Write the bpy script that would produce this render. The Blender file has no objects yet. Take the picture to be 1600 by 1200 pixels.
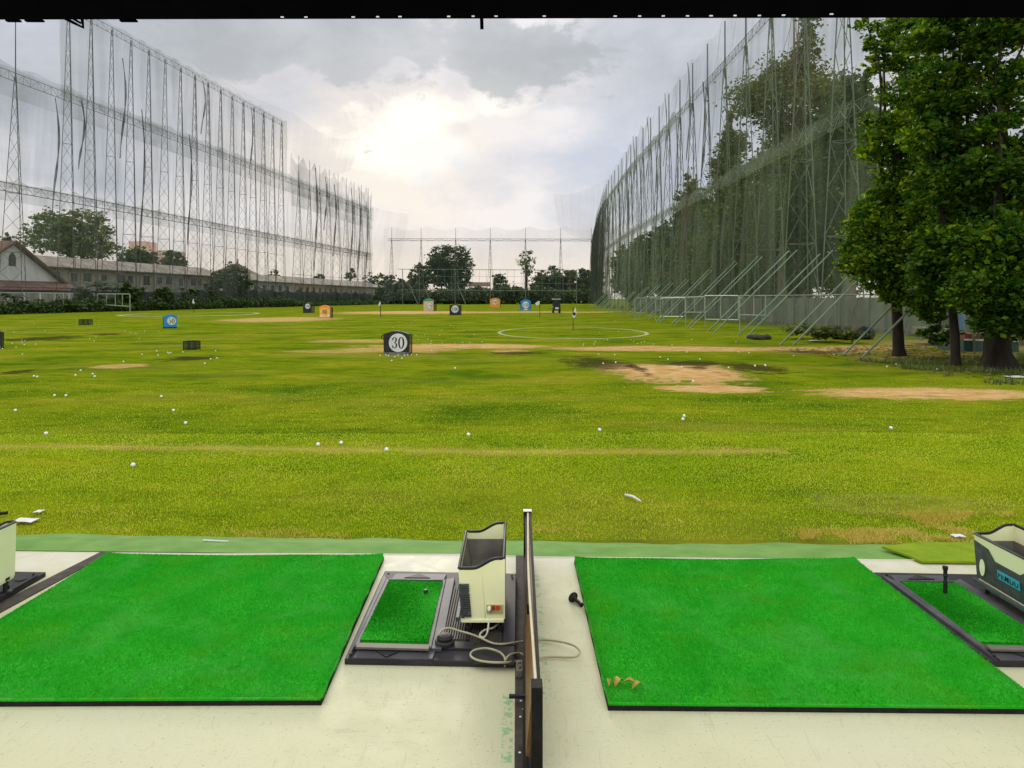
import bpy, math, random
import numpy as np
from mathutils import Vector, Matrix, noise as mnoise
random.seed(7); RNG = np.random.default_rng(11)
SC = bpy.context.scene
COL = SC.collection
R = math.radians
EYE = 1.45; F = 1155.0; HOR = 466.4

# ------------------------------------------------------------------ survey helpers
def ray(x, y):
    return Vector(((x-800)/F, 1, (HOR-y)/F))
def G(x, y, z=-0.3):                     # point of a level plane seen at a survey reading
    d = ray(x, y); t = (z-EYE)/d.z
    return Vector((d.x*t, d.y*t, z))
def P(x, y, dist):                       # point at a known distance
    d = ray(x, y); t = dist/d.y
    return Vector((d.x*t, dist, EYE+d.z*t))
def sstep(a, b, v):
    t = min(1, max(0, (v-a)/(b-a))); return t*t*(3-2*t)
MOUNDS = [(3.6, 17.0, 2.4, 1.1, .12), (1.9, 19.0, 1.6, .8, .09), (5.6, 18.2, 1.6, .9, .09)]
def zg(x, y):
    z = -0.10-0.20*sstep(4.7, 13, y)
    if y > 4.7:
        a = min(1, (y-4.7)/4)
        z += a*(.045*mnoise.noise(Vector((x*.16, y*.13, 0)))+.025*mnoise.noise(Vector((x*.5, y*.45, 3))))
        if y > 12: z += min(1, (y-12)/10)*.05*mnoise.noise(Vector((x*.07, y*.06, 9)))
    for mx, my, ax, ay, h in MOUNDS:
        q = ((x-mx)/ax)**2+((y-my)/ay)**2
        if q < 6: z += h*math.exp(-q)*(1+.5*mnoise.noise(Vector((x*2, y*2, 1))))
    if x > 10: z += .10*sstep(10, 14, x)
    return z
def GG(x, y):                            # point on the uneven grass
    p = G(x, y)
    for _ in range(4):
        p = G(x, y, zg(p.x, p.y))
    return p

# ------------------------------------------------------------------ materials
def new_mat(name):
    m = bpy.data.materials.new(name); m.use_nodes = True
    nt = m.node_tree; b = nt.nodes['Principled BSDF']
    return m, nt, b
def N(nt, t, **kw):
    n = nt.nodes.new(t)
    for k, v in kw.items():
        if k.startswith('i_'):
            key = k[2:]; key = int(key) if key.isdigit() else key.replace('_', ' ')
            n.inputs[key].default_value = v
        else: setattr(n, k, v)
    return n
def L(nt, a, b): nt.links.new(a, b)
def ramp(nt, fac, stops):
    r = N(nt, 'ShaderNodeValToRGB'); e = r.color_ramp.elements
    while len(e) < len(stops): e.new(.5)
    for i, (p, c) in enumerate(stops):
        e[i].position = p
        e[i].color = (c, c, c, 1) if isinstance(c, (int, float)) else (*c, 1)
    L(nt, fac, r.inputs[0]); return r.outputs[0]
def mixc(nt, fac, a, b, mode='MIX'):
    m = N(nt, 'ShaderNodeMix', data_type='RGBA', blend_type=mode)
    if isinstance(fac, (int, float)): m.inputs[0].default_value = fac
    else: L(nt, fac, m.inputs[0])
    for v, s in ((a, m.inputs[6]), (b, m.inputs[7])):
        if isinstance(v, tuple): s.default_value = (*v, 1)
        else: L(nt, v, s)
    return m.outputs[2]
def math_(nt, op, a, b=None, clamp=False):
    m = N(nt, 'ShaderNodeMath', operation=op, use_clamp=clamp)
    for v, i in ((a, 0), (b, 1)):
        if v is None: continue
        if isinstance(v, (int, float)): m.inputs[i].default_value = v
        else: L(nt, v, m.inputs[i])
    return m.outputs[0]
def noise_(nt, vec, scale, detail=4, rough=.55, dist=0):
    n = N(nt, 'ShaderNodeTexNoise'); n.inputs['Scale'].default_value = scale
    n.inputs['Detail'].default_value = detail; n.inputs['Roughness'].default_value = rough
    n.inputs['Distortion'].default_value = dist
    if vec is not None: L(nt, vec, n.inputs['Vector'])
    return n.outputs[0]
def mapped(nt, src, loc=(0, 0, 0), scale=(1, 1, 1)):
    m = N(nt, 'ShaderNodeMapping'); m.inputs['Location'].default_value = loc; m.inputs['Scale'].default_value = scale
    L(nt, src, m.inputs[0]); return m.outputs[0]
def pmat(name, c1, c2=None, scale=8., rough=.6, spec=.3, bump=0., metal=0., detail=5, lo=.35, hi=.65, sc3=(1, 1, 1), bscale=None):
    m, nt, b = new_mat(name)
    tc = N(nt, 'ShaderNodeTexCoord').outputs['Object']
    v = mapped(nt, tc, scale=sc3)
    n = noise_(nt, v, scale, detail)
    if c2: L(nt, ramp(nt, n, [(lo, c1), (hi, c2)]), b.inputs['Base Color'])
    else: L(nt, mixc(nt, ramp(nt, n, [(.3, 0.), (.7, 1.)]), tuple(x*.88 for x in c1), tuple(min(1, x*1.1) for x in c1)), b.inputs['Base Color'])
    b.inputs['Roughness'].default_value = rough; b.inputs['Specular IOR Level'].default_value = spec
    b.inputs['Metallic'].default_value = metal
    if bump:
        n2 = noise_(nt, v, bscale or scale*3, 5)
        bp = N(nt, 'ShaderNodeBump'); bp.inputs['Strength'].default_value = bump; bp.inputs['Distance'].default_value = .02
        L(nt, n2, bp.inputs['Height']); L(nt, bp.outputs[0], b.inputs['Normal'])
    return m
def leafmat(name, stops, trans=.35, rough=.55, spec=.25, tcol=None):
    m, nt, b = new_mat(name)
    g = N(nt, 'ShaderNodeNewGeometry')
    tc = N(nt, 'ShaderNodeTexCoord').outputs['Object']
    big = noise_(nt, tc, 1.0, 3)
    f = math_(nt, 'ADD', math_(nt, 'MULTIPLY', g.outputs['Random Per Island'], .45), math_(nt, 'MULTIPLY', big, .55))
    c = ramp(nt, f, stops)
    L(nt, c, b.inputs['Base Color']); b.inputs['Roughness'].default_value = rough; b.inputs['Specular IOR Level'].default_value = spec
    t = N(nt, 'ShaderNodeBsdfTranslucent')
    L(nt, mixc(nt, 1., c, tcol or (1.6, 1.5, .6), 'MULTIPLY'), t.inputs[0])
    mx = N(nt, 'ShaderNodeMixShader'); mx.inputs[0].default_value = trans
    L(nt, b.outputs[0], mx.inputs[1]); L(nt, t.outputs[0], mx.inputs[2])
    L(nt, mx.outputs[0], nt.nodes['Material Output'].inputs[0])
    return m
def netmat(name, col, a_lo, a_hi, sc3, scale=1., tr=.4, lo=.38, hi=.68):
    m, nt, b = new_mat(name)
    tc = N(nt, 'ShaderNodeTexCoord').outputs['Object']
    n = noise_(nt, mapped(nt, tc, scale=sc3), scale, 5, .6, .4)
    n2 = noise_(nt, mapped(nt, tc, scale=tuple(.25*s+.02 for s in sc3)), scale, 2)
    f = math_(nt, 'ADD', math_(nt, 'MULTIPLY', n, .65), math_(nt, 'MULTIPLY', n2, .35))
    a = N(nt, 'ShaderNodeMapRange'); a.inputs[1].default_value = lo; a.inputs[2].default_value = hi
    a.inputs[3].default_value = a_lo; a.inputs[4].default_value = a_hi; L(nt, f, a.inputs[0])
    d = N(nt, 'ShaderNodeBsdfDiffuse'); d.inputs[0].default_value = (*col, 1)
    t = N(nt, 'ShaderNodeBsdfTranslucent'); t.inputs[0].default_value = (*col, 1)
    mx = N(nt, 'ShaderNodeMixShader'); mx.inputs[0].default_value = tr
    L(nt, d.outputs[0], mx.inputs[1]); L(nt, t.outputs[0], mx.inputs[2])
    tp = N(nt, 'ShaderNodeBsdfTransparent')
    m2 = N(nt, 'ShaderNodeMixShader'); L(nt, a.outputs[0], m2.inputs[0])
    L(nt, tp.outputs[0], m2.inputs[1]); L(nt, mx.outputs[0], m2.inputs[2])
    L(nt, m2.outputs[0], nt.nodes['Material Output'].inputs[0])
    nt.nodes.remove(b)
    return m

# ------------------------------------------------------------------ mesh helpers
class MB:
    def __init__(s): s.v = []; s.f = []; s.sm = []
    def add(s, vs, fs, smooth=False):
        o = len(s.v); s.v += [tuple(v) for v in vs]
        s.f += [tuple(i+o for i in f) for f in fs]; s.sm += [smooth]*len(fs); return s
    def hexa(s, p):                       # 8 corners: bottom 4 ccw, top 4 ccw
        return s.add(p, [(3, 2, 1, 0), (4, 5, 6, 7), (0, 1, 5, 4), (1, 2, 6, 5), (2, 3, 7, 6), (3, 0, 4, 7)])
    def box(s, x0, x1, y0, y1, z0, z1):
        return s.hexa([(x0, y0, z0), (x1, y0, z0), (x1, y1, z0), (x0, y1, z0), (x0, y0, z1), (x1, y0, z1), (x1, y1, z1), (x0, y1, z1)])
    def slab(s, quad, z0, z1):
        return s.hexa([(p[0], p[1], z0) for p in quad]+[(p[0], p[1], z1) for p in quad])
    def bar(s, a, b, w, h=None):
        a, b = Vector(a), Vector(b); h = h or w; d = (b-a)
        if d.length < 1e-6: return s
        d.normalize(); up = Vector((0, 0, 1)) if abs(d.z) < .95 else Vector((0, 1, 0))
        sx = d.cross(up).normalized()*w/2; sy = sx.cross(d).normalized()*h/2
        return s.hexa([a-sx-sy, a+sx-sy, a+sx+sy, a-sx+sy, b-sx-sy, b+sx-sy, b+sx+sy, b-sx+sy])
    def tube(s, pts, rad, n=8, cap=True):
        pts = [Vector(p) for p in pts]
        if not isinstance(rad, (list, tuple)): rad = [rad]*len(pts)
        rings = []; prev = None
        for i, p in enumerate(pts):
            d = (pts[min(i+1, len(pts)-1)]-pts[max(i-1, 0)])
            d = d.normalized() if d.length > 1e-9 else Vector((0, 0, 1))
            if prev is None:
                up = Vector((0, 0, 1)) if abs(d.z) < .9 else Vector((1, 0, 0))
                sx = d.cross(up).normalized()
            else:
                sx = prev-d*prev.dot(d)
                sx = sx.normalized() if sx.length > 1e-6 else d.orthogonal().normalized()
            prev = sx; sy = d.cross(sx)
            rings.append([p+(sx*math.cos(2*math.pi*k/n)+sy*math.sin(2*math.pi*k/n))*rad[i] for k in range(n)])
        vs = [v for r in rings for v in r]; fs = []
        for i in range(len(pts)-1):
            for k in range(n):
                k2 = (k+1) % n
                fs.append((i*n+k, i*n+k2, (i+1)*n+k2, (i+1)*n+k))
        s.add(vs, fs, n > 4)
        if cap:
            s.add(rings[0], [tuple(range(n-1, -1, -1))]); s.add(rings[-1], [tuple(range(n))])
        return s
    def lathe(s, prof, c=(0, 0, 0), axis=None, n=20):
        M = Matrix.Identity(3)
        if axis is not None: M = Vector((0, 0, 1)).rotation_difference(Vector(axis)).to_matrix()
        vs = []; fs = []
        for r, z in prof:
            for k in range(n):
                a = 2*math.pi*k/n; vs.append(M @ Vector((r*math.cos(a), r*math.sin(a), z))+Vector(c))
        for i in range(len(prof)-1):
            for k in range(n):
                k2 = (k+1) % n; fs.append((i*n+k, i*n+k2, (i+1)*n+k2, (i+1)*n+k))
        fs.append(tuple(range(n-1, -1, -1))); o = (len(prof)-1)*n; fs.append(tuple(o+k for k in range(n)))
        return s.add(vs, fs, False)
    def prism(s, poly, M, t):             # poly in local xz, extruded by t along local y, M places it
        n = len(poly)
        vs = [M @ Vector((x, 0, z)) for x, z in poly]+[M @ Vector((x, t, z)) for x, z in poly]
        fs = [tuple(range(n)), tuple(range(2*n-1, n-1, -1))]
        for i in range(n): j = (i+1) % n; fs.append((j, i, n+i, n+j))
        return s.add(vs, fs)
    def build(s, name, mat, parent=None, bevel=0, smooth=False):
        me = bpy.data.meshes.new(name); me.from_pydata(s.v, [], s.f)
        if smooth: me.polygons.foreach_set('use_smooth', [True]*len(s.f))
        elif any(s.sm): me.polygons.foreach_set('use_smooth', s.sm)
        return link(name, me, mat, parent, bevel)
def link(name, me, mat, parent=None, bevel=0):
    me.update()
    o = bpy.data.objects.new(name, me); COL.objects.link(o)
    if mat and not me.materials: me.materials.append(mat)
    if parent:
        o.parent = parent; o.matrix_parent_inverse = parent.matrix_basis.inverted()
    if bevel:
        b = o.modifiers.new('bevel', 'BEVEL'); b.width = bevel; b.segments = 2; b.limit_method = 'ANGLE'
    return o
def polys(name, V, n, mat, parent=None):           # V: (k, n, 3) separate n-gons, fast
    k = len(V); me = bpy.data.meshes.new(name)
    me.vertices.add(k*n); me.vertices.foreach_set('co', np.ascontiguousarray(V, dtype=np.float32).ravel())
    me.loops.add(k*n); me.loops.foreach_set('vertex_index', np.arange(k*n, dtype=np.int32))
    me.polygons.add(k); me.polygons.foreach_set('loop_start', np.arange(0, k*n, n, dtype=np.int32))
    me.polygons.foreach_set('loop_total', np.full(k, n, dtype=np.int32))
    me.update(calc_edges=True)
    return link(name, me, mat, parent)
def thing(name, label, cat, loc=(0, 0, 0), group=None, kind=None):
    o = bpy.data.objects.new(name, None); COL.objects.link(o); o.location = loc; o.empty_display_size = .1
    return tag(o, label, cat, group, kind)
def tag(o, label, cat, group=None, kind=None):
    if label: o['label'] = label
    if cat: o['category'] = cat
    if group: o['group'] = group
    if kind: o['kind'] = kind
    return o
def struct(o): o['kind'] = 'structure'; return o
def copy_tree(o, parent=None):
    c = o.copy(); COL.objects.link(c)
    if parent: c.parent = parent; c.matrix_parent_inverse = o.matrix_parent_inverse
    for ch in [q for q in bpy.data.objects if q.parent == o]: copy_tree(ch, c)
    return c
ORD = ['first', 'second', 'third', 'fourth', 'fifth', 'sixth', 'seventh', 'eighth', 'ninth', 'tenth', 'eleventh', 'twelfth', 'thirteenth',
       'fourteenth', 'fifteenth', 'sixteenth', 'seventeenth', 'eighteenth', 'nineteenth', 'twentieth', 'twenty-first', 'twenty-second',
       'twenty-third', 'twenty-fourth', 'twenty-fifth', 'twenty-sixth', 'twenty-seventh', 'twenty-eighth', 'twenty-ninth', 'thirtieth',
       'thirty-first', 'thirty-second', 'thirty-third', 'thirty-fourth', 'thirty-fifth', 'thirty-sixth']

# ------------------------------------------------------------------ camera, light, sky
cam = bpy.data.cameras.new('camera'); co = bpy.data.objects.new('camera', cam); COL.objects.link(co)
co.location = (0, 0, EYE); co.rotation_euler = (R(90), 0, 0); cam.shift_y = (HOR-600)/1600
cam.sensor_width = 36; cam.lens = 36*F/1600; cam.clip_start = .05; cam.clip_end = 6000
SC.camera = co
SC.view_settings.view_transform = 'Standard'; SC.view_settings.look = 'None'; SC.view_settings.exposure = 0; SC.view_settings.gamma = 1
SC.render.engine = 'CYCLES'
SC.cycles.transparent_max_bounces = 32; SC.cycles.max_bounces = 8; SC.cycles.use_denoising = True
SC.cycles.sample_clamp_indirect = 6
SUN_AZ, SUN_EL = R(-7.5), R(12.5)
sd = Vector((math.sin(SUN_AZ)*math.cos(SUN_EL), math.cos(SUN_AZ)*math.cos(SUN_EL), math.sin(SUN_EL)))
sl = bpy.data.lights.new('sun', 'SUN'); sl.energy = 1.3; sl.angle = R(14); sl.color = (1, .93, .8)
so = bpy.data.objects.new('sun', sl); COL.objects.link(so); so.rotation_euler = (-sd).to_track_quat('-Z', 'Y').to_euler()
so.location = (0, 0, 60)
W = bpy.data.worlds.new('World'); SC.world = W; W.use_nodes = True
nt = W.node_tree; bg = nt.nodes['Background']
sky = N(nt, 'ShaderNodeTexSky', sky_type='NISHITA'); sky.sun_disc = False
sky.sun_elevation = SUN_EL; sky.sun_rotation = SUN_AZ; sky.air_density = 1.2; sky.dust_density = .6
D = N(nt, 'ShaderNodeTexCoord').outputs['Generated']
sep = N(nt, 'ShaderNodeSeparateXYZ'); L(nt, D, sep.inputs[0]); dx, dy, dz = sep.outputs
# cloud coordinates: a layer overhead, flattened towards the horizon
den = math_(nt, 'ADD', math_(nt, 'MAXIMUM', dz, 0.), .22)
cx = math_(nt, 'DIVIDE', dx, den); cy = math_(nt, 'DIVIDE', dy, den)
cmb = N(nt, 'ShaderNodeCombineXYZ'); L(nt, cx, cmb.inputs[0]); L(nt, cy, cmb.inputs[1])
nA = noise_(nt, mapped(nt, cmb.outputs[0], (3.1, 1.7, 0), (1, .8, 1)), 1.15, 7, .52, .25)
nB = noise_(nt, mapped(nt, D, (2.2, 0, .6), (1, 1, 1.9)), 4.2, 7, .55, .3)
nn = math_(nt, 'ADD', math_(nt, 'MULTIPLY', nA, .6), math_(nt, 'MULTIPLY', nB, .4))
cloud = ramp(nt, nn, [(.39, (.47, .50, .56)), (.46, (.585, .61, .675)), (.52, (.73, .735, .78)), (.58, (.90, .875, .885))])
# warm pale band low over the horizon
low = ramp(nt, math_(nt, 'ADD', dz, math_(nt, 'MULTIPLY', math_(nt, 'SUBTRACT', nB, .5), .09)), [(.045, 1.), (.11, 0.)])
cloud = mixc(nt, math_(nt, 'MULTIPLY', low, .75), cloud, (.90, .81, .70))
# opening in the cloud round the veiled sun
nC = noise_(nt, mapped(nt, D, (7, 0, 3), (1, 1, 1.7)), 9., 8, .6, .4)
nE = math_(nt, 'ADD', math_(nt, 'MULTIPLY', nB, .6), math_(nt, 'MULTIPLY', nC, .4))
def blob(px, py, rx, rz, wob):
    c = ray(px, py).normalized()
    v = mapped(nt, D, (-c.x/rx, 0, -c.z/rz), (1/rx, 0, 1/rz))
    ln = N(nt, 'ShaderNodeVectorMath', operation='LENGTH'); L(nt, v, ln.inputs[0])
    return math_(nt, 'ADD', ln.outputs['Value'], math_(nt, 'MULTIPLY', math_(nt, 'SUBTRACT', nE, .5), wob))
front = math_(nt, 'GREATER_THAN', dy, 0.)
def mask(b, e0, e1): return math_(nt, 'MULTIPLY', ramp(nt, math_(nt, 'MULTIPLY', b, .5), [(e0/2, 1.), (e1/2, 0.)]), front)
halo = mask(blob(620, 245, .25, .15, 3.6), .15, 1.35)
cloud = mixc(nt, math_(nt, 'MULTIPLY', halo, .8), cloud, (.98, .885, .81))
glow = mask(blob(645, 215, .15, .075, 5.5), .2, 1.3)
cloud = mixc(nt, math_(nt, 'MULTIPLY', glow, .8), cloud, (.985, .915, .82))
g1 = mask(blob(672, 178, .130, .036, 8.), .55, 1.15); g3 = mask(blob(668, 232, .075, .026, 8.5), .3, 1.3)
hole = math_(nt, 'MAXIMUM', g1, g3)
cloud = mixc(nt, hole, cloud, (1.14, 1.09, .98))
small = mask(blob(716, 200, .026, .014, 4.0), .5, 1.1)
cloud = mixc(nt, math_(nt, 'MULTIPLY', small, .4), cloud, (.70, .67, .70))
dark = mask(blob(560, 60, .30, .072, 6.5), .80, 1.02)
cloud = mixc(nt, math_(nt, 'MULTIPLY', dark, .8), cloud, ramp(nt, nE, [(.42, (.43, .465, .50)), (.58, (.60, .62, .65))]))
cool = mask(blob(930, 250, .16, .07, 4.5), .4, 1.3)
cloud = mixc(nt, math_(nt, 'MULTIPLY', cool, .8), cloud, (.55, .61, .73))
# overcast: the sky overhead is brighter than low down
zen = N(nt, 'ShaderNodeMapRange'); zen.interpolation_type = 'SMOOTHSTEP'
zen.inputs[1].default_value = .38; zen.inputs[2].default_value = .8; zen.inputs[3].default_value = 1.; zen.inputs[4].default_value = 1.9
L(nt, dz, zen.inputs[0])
sc = N(nt, 'ShaderNodeVectorMath', operation='SCALE'); L(nt, cloud, sc.inputs[0]); L(nt, math_(nt, 'MULTIPLY', zen.outputs[0], 10.), sc.inputs[3])
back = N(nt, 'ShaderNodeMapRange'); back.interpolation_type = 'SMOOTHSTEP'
back.inputs[1].default_value = .1; back.inputs[2].default_value = -.5; back.inputs[3].default_value = 1.; back.inputs[4].default_value = 1.5  # unseen sky behind the camera brightened to light the faces turned to it
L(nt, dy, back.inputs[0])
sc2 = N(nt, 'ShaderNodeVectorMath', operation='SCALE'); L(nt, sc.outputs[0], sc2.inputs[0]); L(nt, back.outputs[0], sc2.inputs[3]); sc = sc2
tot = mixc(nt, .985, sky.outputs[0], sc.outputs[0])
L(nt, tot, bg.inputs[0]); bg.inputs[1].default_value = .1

# ------------------------------------------------------------------ ground
def axis(segs):
    out = []
    for a, b, st in segs: out += list(np.arange(a, b-1e-6, st))
    out.append(segs[-1][1]); return out
gx = axis([(-2000, -400, 400), (-400, -120, 40), (-120, -40, 8), (-40, -16, 1.5), (-16, 18, .22), (18, 40, 1.5), (40, 120, 8), (120, 400, 40), (400, 2000, 400)])
gy = axis([(4.5, 14, .2), (14, 32, .25), (32, 70, 1), (70, 250, 5), (250, 500, 50), (500, 3000, 500)])
gv = [(x, y, zg(x, y) if abs(x) < 130 and y < 260 else -.3) for y in gy for x in gx]
nx = len(gx)
gf = [(j*nx+i, j*nx+i+1, (j+1)*nx+i+1, (j+1)*nx+i) for j in range(len(gy)-1) for i in range(nx-1)]
def ground_material():
    m, nt, b = new_mat('range_grass')
    Pn = N(nt, 'ShaderNodeNewGeometry').outputs['Position']
    n1 = noise_(nt, mapped(nt, Pn, scale=(.35, .5, 0)), 1., 6, .6, .3)
    n2 = noise_(nt, mapped(nt, Pn, scale=(1.4, 2.4, 0)), 1.3, 8, .7)
    n3 = noise_(nt, Pn, 38., 4, .7)
    n4 = noise_(nt, mapped(nt, Pn, scale=(.12, .3, 0)), 1., 4, .55)
    base = ramp(nt, n1, [(.34, (.082, .145, .006)), (.47, (.148, .205, .007)), (.58, (.195, .235, .009)), (.68, (.265, .255, .014))])
    fine = ramp(nt, n2, [(.3, (.45, .5, .5)), (.5, (1, 1, 1)), (.7, (1.25, 1.2, 1.1))])
    c = mixc(nt, .8, base, fine, 'MULTIPLY')
    grain = ramp(nt, n3, [(.3, (.45, .5, .4)), (.55, (1, 1, 1)), (.75, (1.35, 1.3, 1.2))])
    c = mixc(nt, .75, c, grain, 'MULTIPLY')
    dry = ramp(nt, n4, [(.52, 0.), (.66, 1.)])
    c = mixc(nt, math_(nt, 'MULTIPLY', dry, .45), c, (.27, .22, .035))
    # worn bare earth
    edge = math_(nt, 'SUBTRACT', n2, .5); edge2 = math_(nt, 'SUBTRACT', n1, .5)
    tot = None
    spots = [(930, 1165, 570, 598, 1.), (1020, 1190, 601, 614, 1.15), (1270, 1640, 604, 625, 1.1), (560, 880, 538, 546, .95), (850, 1290, 541, 549, .95), (520, 720, 543, 552, .7),
             (1150, 1420, 540, 552, .8), (520, 760, 486, 491, 1.), (345, 520, 495, 504, .8), (480, 640, 530, 536, .6), (440, 620, 548, 553, .5), (600, 980, 486.5, 489, .8), (1330, 1640, 552, 572, .3), (150, 225, 570, 577, .7),
             (1380, 1640, 535, 552, .55), (1260, 1600, 805, 852, .15), (760, 830, 546, 553, .6)]
    for x0, x1, y0, y1, s in spots:
        ym = (y0+y1)/2; a = G(x0, ym); b2 = G(x1, ym); f0 = G(800, y1).y; f1 = G(800, y0).y
        cxx, cyy = (a.x+b2.x)/2, (f0+f1)/2; rx, ry = (b2.x-a.x)/2, (f1-f0)/2
        v = mapped(nt, Pn, (-cxx/rx, -cyy/ry, 0), (1/rx, 1/ry, 0))
        ln = N(nt, 'ShaderNodeVectorMath', operation='LENGTH'); L(nt, v, ln.inputs[0])
        d = math_(nt, 'ADD', ln.outputs['Value'], math_(nt, 'MULTIPLY', edge, 2.2)); d = math_(nt, 'ADD', d, math_(nt, 'MULTIPLY', edge2, 1.2)); d = math_(nt, 'ADD', d, math_(nt, 'MULTIPLY', math_(nt, 'SUBTRACT', n3, .5), .7))
        k = math_(nt, 'MULTIPLY', ramp(nt, math_(nt, 'MULTIPLY', d, .5), [(.42, 1.), (.50, 0.)]), s, True)
        tot = k if tot is None else math_(nt, 'MAXIMUM', tot, k)
    # the long thin worn line across the range
    sx = N(nt, 'ShaderNodeSeparateXYZ'); L(nt, Pn, sx.inputs[0])
    p0, p1 = GG(0, 697), GG(1230, 705)
    slope = (p1.y-p0.y)/(p1.x-p0.x)
    dl = math_(nt, 'ABSOLUTE', math_(nt, 'SUBTRACT', math_(nt, 'SUBTRACT', sx.outputs[1], math_(nt, 'MULTIPLY', sx.outputs[0], slope)), p0.y-slope*p0.x))
    wl = math_(nt, 'ADD', dl, math_(nt, 'MULTIPLY', edge, 1.1))
    kl = math_(nt, 'MULTIPLY', ramp(nt, wl, [(.02, 1.), (.22, 0.)]), .6)
    kl = math_(nt, 'MULTIPLY', kl, math_(nt, 'LESS_THAN', sx.outputs[0], p1.x))
    tot = math_(nt, 'MAXIMUM', tot, kl)
    earth = ramp(nt, n2, [(.3, (.26, .145, .05)), (.46, (.50, .30, .105)), (.64, (.63, .43, .20))])
    c = mixc(nt, tot, c, earth)
    # dark muddy spots
    for x0, x1, y0, y1 in ((885, 990, 558, 584), (1020, 1160, 563, 577), (1120, 1220, 570, 587), (985, 1010, 572, 590), (1060, 1110, 577, 585), (760, 850, 550, 556), (0, 45, 578, 586), (1420, 1600, 560, 572), (20, 110, 526, 534), (250, 340, 558, 566), (1210, 1330, 545, 552), (140, 190, 522, 525)):
        ym = (y0+y1)/2; a = G(x0, ym); b2 = G(x1, ym); f0 = G(800, y1).y; f1 = G(800, y0).y
        rx, ry = (b2.x-a.x)/2, (f1-f0)/2
        v = mapped(nt, Pn, (-(a.x+b2.x)/2/rx, -(f0+f1)/2/ry, 0), (1/rx, 1/ry, 0))
        ln = N(nt, 'ShaderNodeVectorMath', operation='LENGTH'); L(nt, v, ln.inputs[0])
        d = math_(nt, 'ADD', ln.outputs['Value'], math_(nt, 'ADD', math_(nt, 'MULTIPLY', edge, 3.4), math_(nt, 'MULTIPLY', math_(nt, 'SUBTRACT', n3, .5), 1.6)))
        k = math_(nt, 'MULTIPLY', ramp(nt, math_(nt, 'MULTIPLY', d, .5), [(.34, .8), (.56, 0.)]), 1.)
        c = mixc(nt, k, c, (.035, .026, .012))
    # painted target rings
    for px, py, prx, lw in ((893, 519, 113, .09), (302, 491, 88, .26)):
        ce = G(px, py); r = abs(G(px+prx, py).x-ce.x)
        v = mapped(nt, Pn, (-ce.x, -ce.y*.62, 0), (1, .62, 0))
        ln = N(nt, 'ShaderNodeVectorMath', operation='LENGTH'); L(nt, v, ln.inputs[0])
        d = math_(nt, 'ABSOLUTE', math_(nt, 'SUBTRACT', ln.outputs['Value'], r))
        d = math_(nt, 'ADD', d, math_(nt, 'MULTIPLY', edge, .25))
        k = ramp(nt, d, [(lw*.5, .5), (lw*1.4, 0.)])
        c = mixc(nt, k, c, (.62, .60, .42))
    L(nt, c, b.inputs['Base Color']); b.inputs['Roughness'].default_value = .9; b.inputs['Specular IOR Level'].default_value = 0.0
    hgt = math_(nt, 'ADD', math_(nt, 'MULTIPLY', n3, .35), n2)
    bp = N(nt, 'ShaderNodeBump'); bp.inputs['Strength'].default_value = .8; bp.inputs['Distance'].default_value = .06
    L(nt, hgt, bp.inputs['Height']); L(nt, bp.outputs[0], b.inputs['Normal'])
    return m
M_GROUND = ground_material()
gm = bpy.data.meshes.new('ground'); gm.from_pydata(gv, [], gf); gm.polygons.foreach_set('use_smooth', [True]*len(gf))
struct(link('ground', gm, M_GROUND))

# short grass standing up near the tee line
M_BLADE = leafmat('grass_blade', [(.22, (.22, .39, .012)), (.42, (.38, .56, .018)), (.60, (.53, .65, .030)), (.80, (.76, .70, .15))], .4, .8, .05, (1.2, 1.2, .6))
def blades(n, y0, y1, h, w):
    y = y0+(y1-y0)*RNG.random(n)**1.15; x = (RNG.random(n)*2-1)*(.74*y+.8)
    z = np.array([zg(a, b) for a, b in zip(x, y)])
    ang = RNG.random(n)*6.283; hh = h*(.5+RNG.random(n)); ww = w*(.6+.8*RNG.random(n))*(y/5)
    lean = (RNG.random((n, 2))-.5)*1.5*hh[:, None]
    V = np.zeros((n, 3, 3)); ex, ey = np.cos(ang)*ww, np.sin(ang)*ww
    V[:, 0] = np.stack([x-ex, y-ey, z-.004], 1); V[:, 1] = np.stack([x+ex, y+ey, z-.004], 1)
    V[:, 2] = np.stack([x+lean[:, 0], y+lean[:, 1], z+hh], 1)
    return V
gB = np.concatenate([blades(170000, 4.74, 9, .011, .0024), blades(190000, 6, 26, .012, .0024)])
def straw(n, x0, x1, y0, y1, thr=.12):
    px_, py_ = x0+(x1-x0)*RNG.random(n), y0+(y1-y0)*RNG.random(n); V = np.zeros((n, 3, 3))
    for i in range(n):
        p = GG(px_[i], py_[i]); a = RNG.random()*6.283; w = .003; h = .012+.016*RNG.random(); l = (RNG.random(2)-.5)*.05
        V[i] = [(p.x-math.cos(a)*w, p.y-math.sin(a)*w, p.z), (p.x+math.cos(a)*w, p.y+math.sin(a)*w, p.z), (p.x+l[0], p.y+l[1], p.z+h)]
    k = np.array([mnoise.noise(Vector((v[0, 0]*1.6, v[0, 1]*1.6, 7)))+.5*mnoise.noise(Vector((v[0, 0]*5, v[0, 1]*5, 2))) for v in V]); return V[k > .22*RNG.random(len(k))+thr]
M_STRAW = leafmat('dry_grass_blade', [(.2, (.42, .34, .03)), (.5, (.58, .46, .07)), (.8, (.75, .64, .20))], .3, .8, .05, (1, 1, 1))
dgr = polys('dry_grass', np.concatenate([straw(16000, 1250, 1600, 800, 850), straw(9000, 0, 1500, 826, 846), straw(9000, 0, 1240, 692, 712), straw(5000, 100, 1500, 720, 826)]), 3, M_STRAW)
dgr['kind'] = 'stuff'; dgr['label'] = 'dry straw coloured grass along the edge of the green band'
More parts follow.
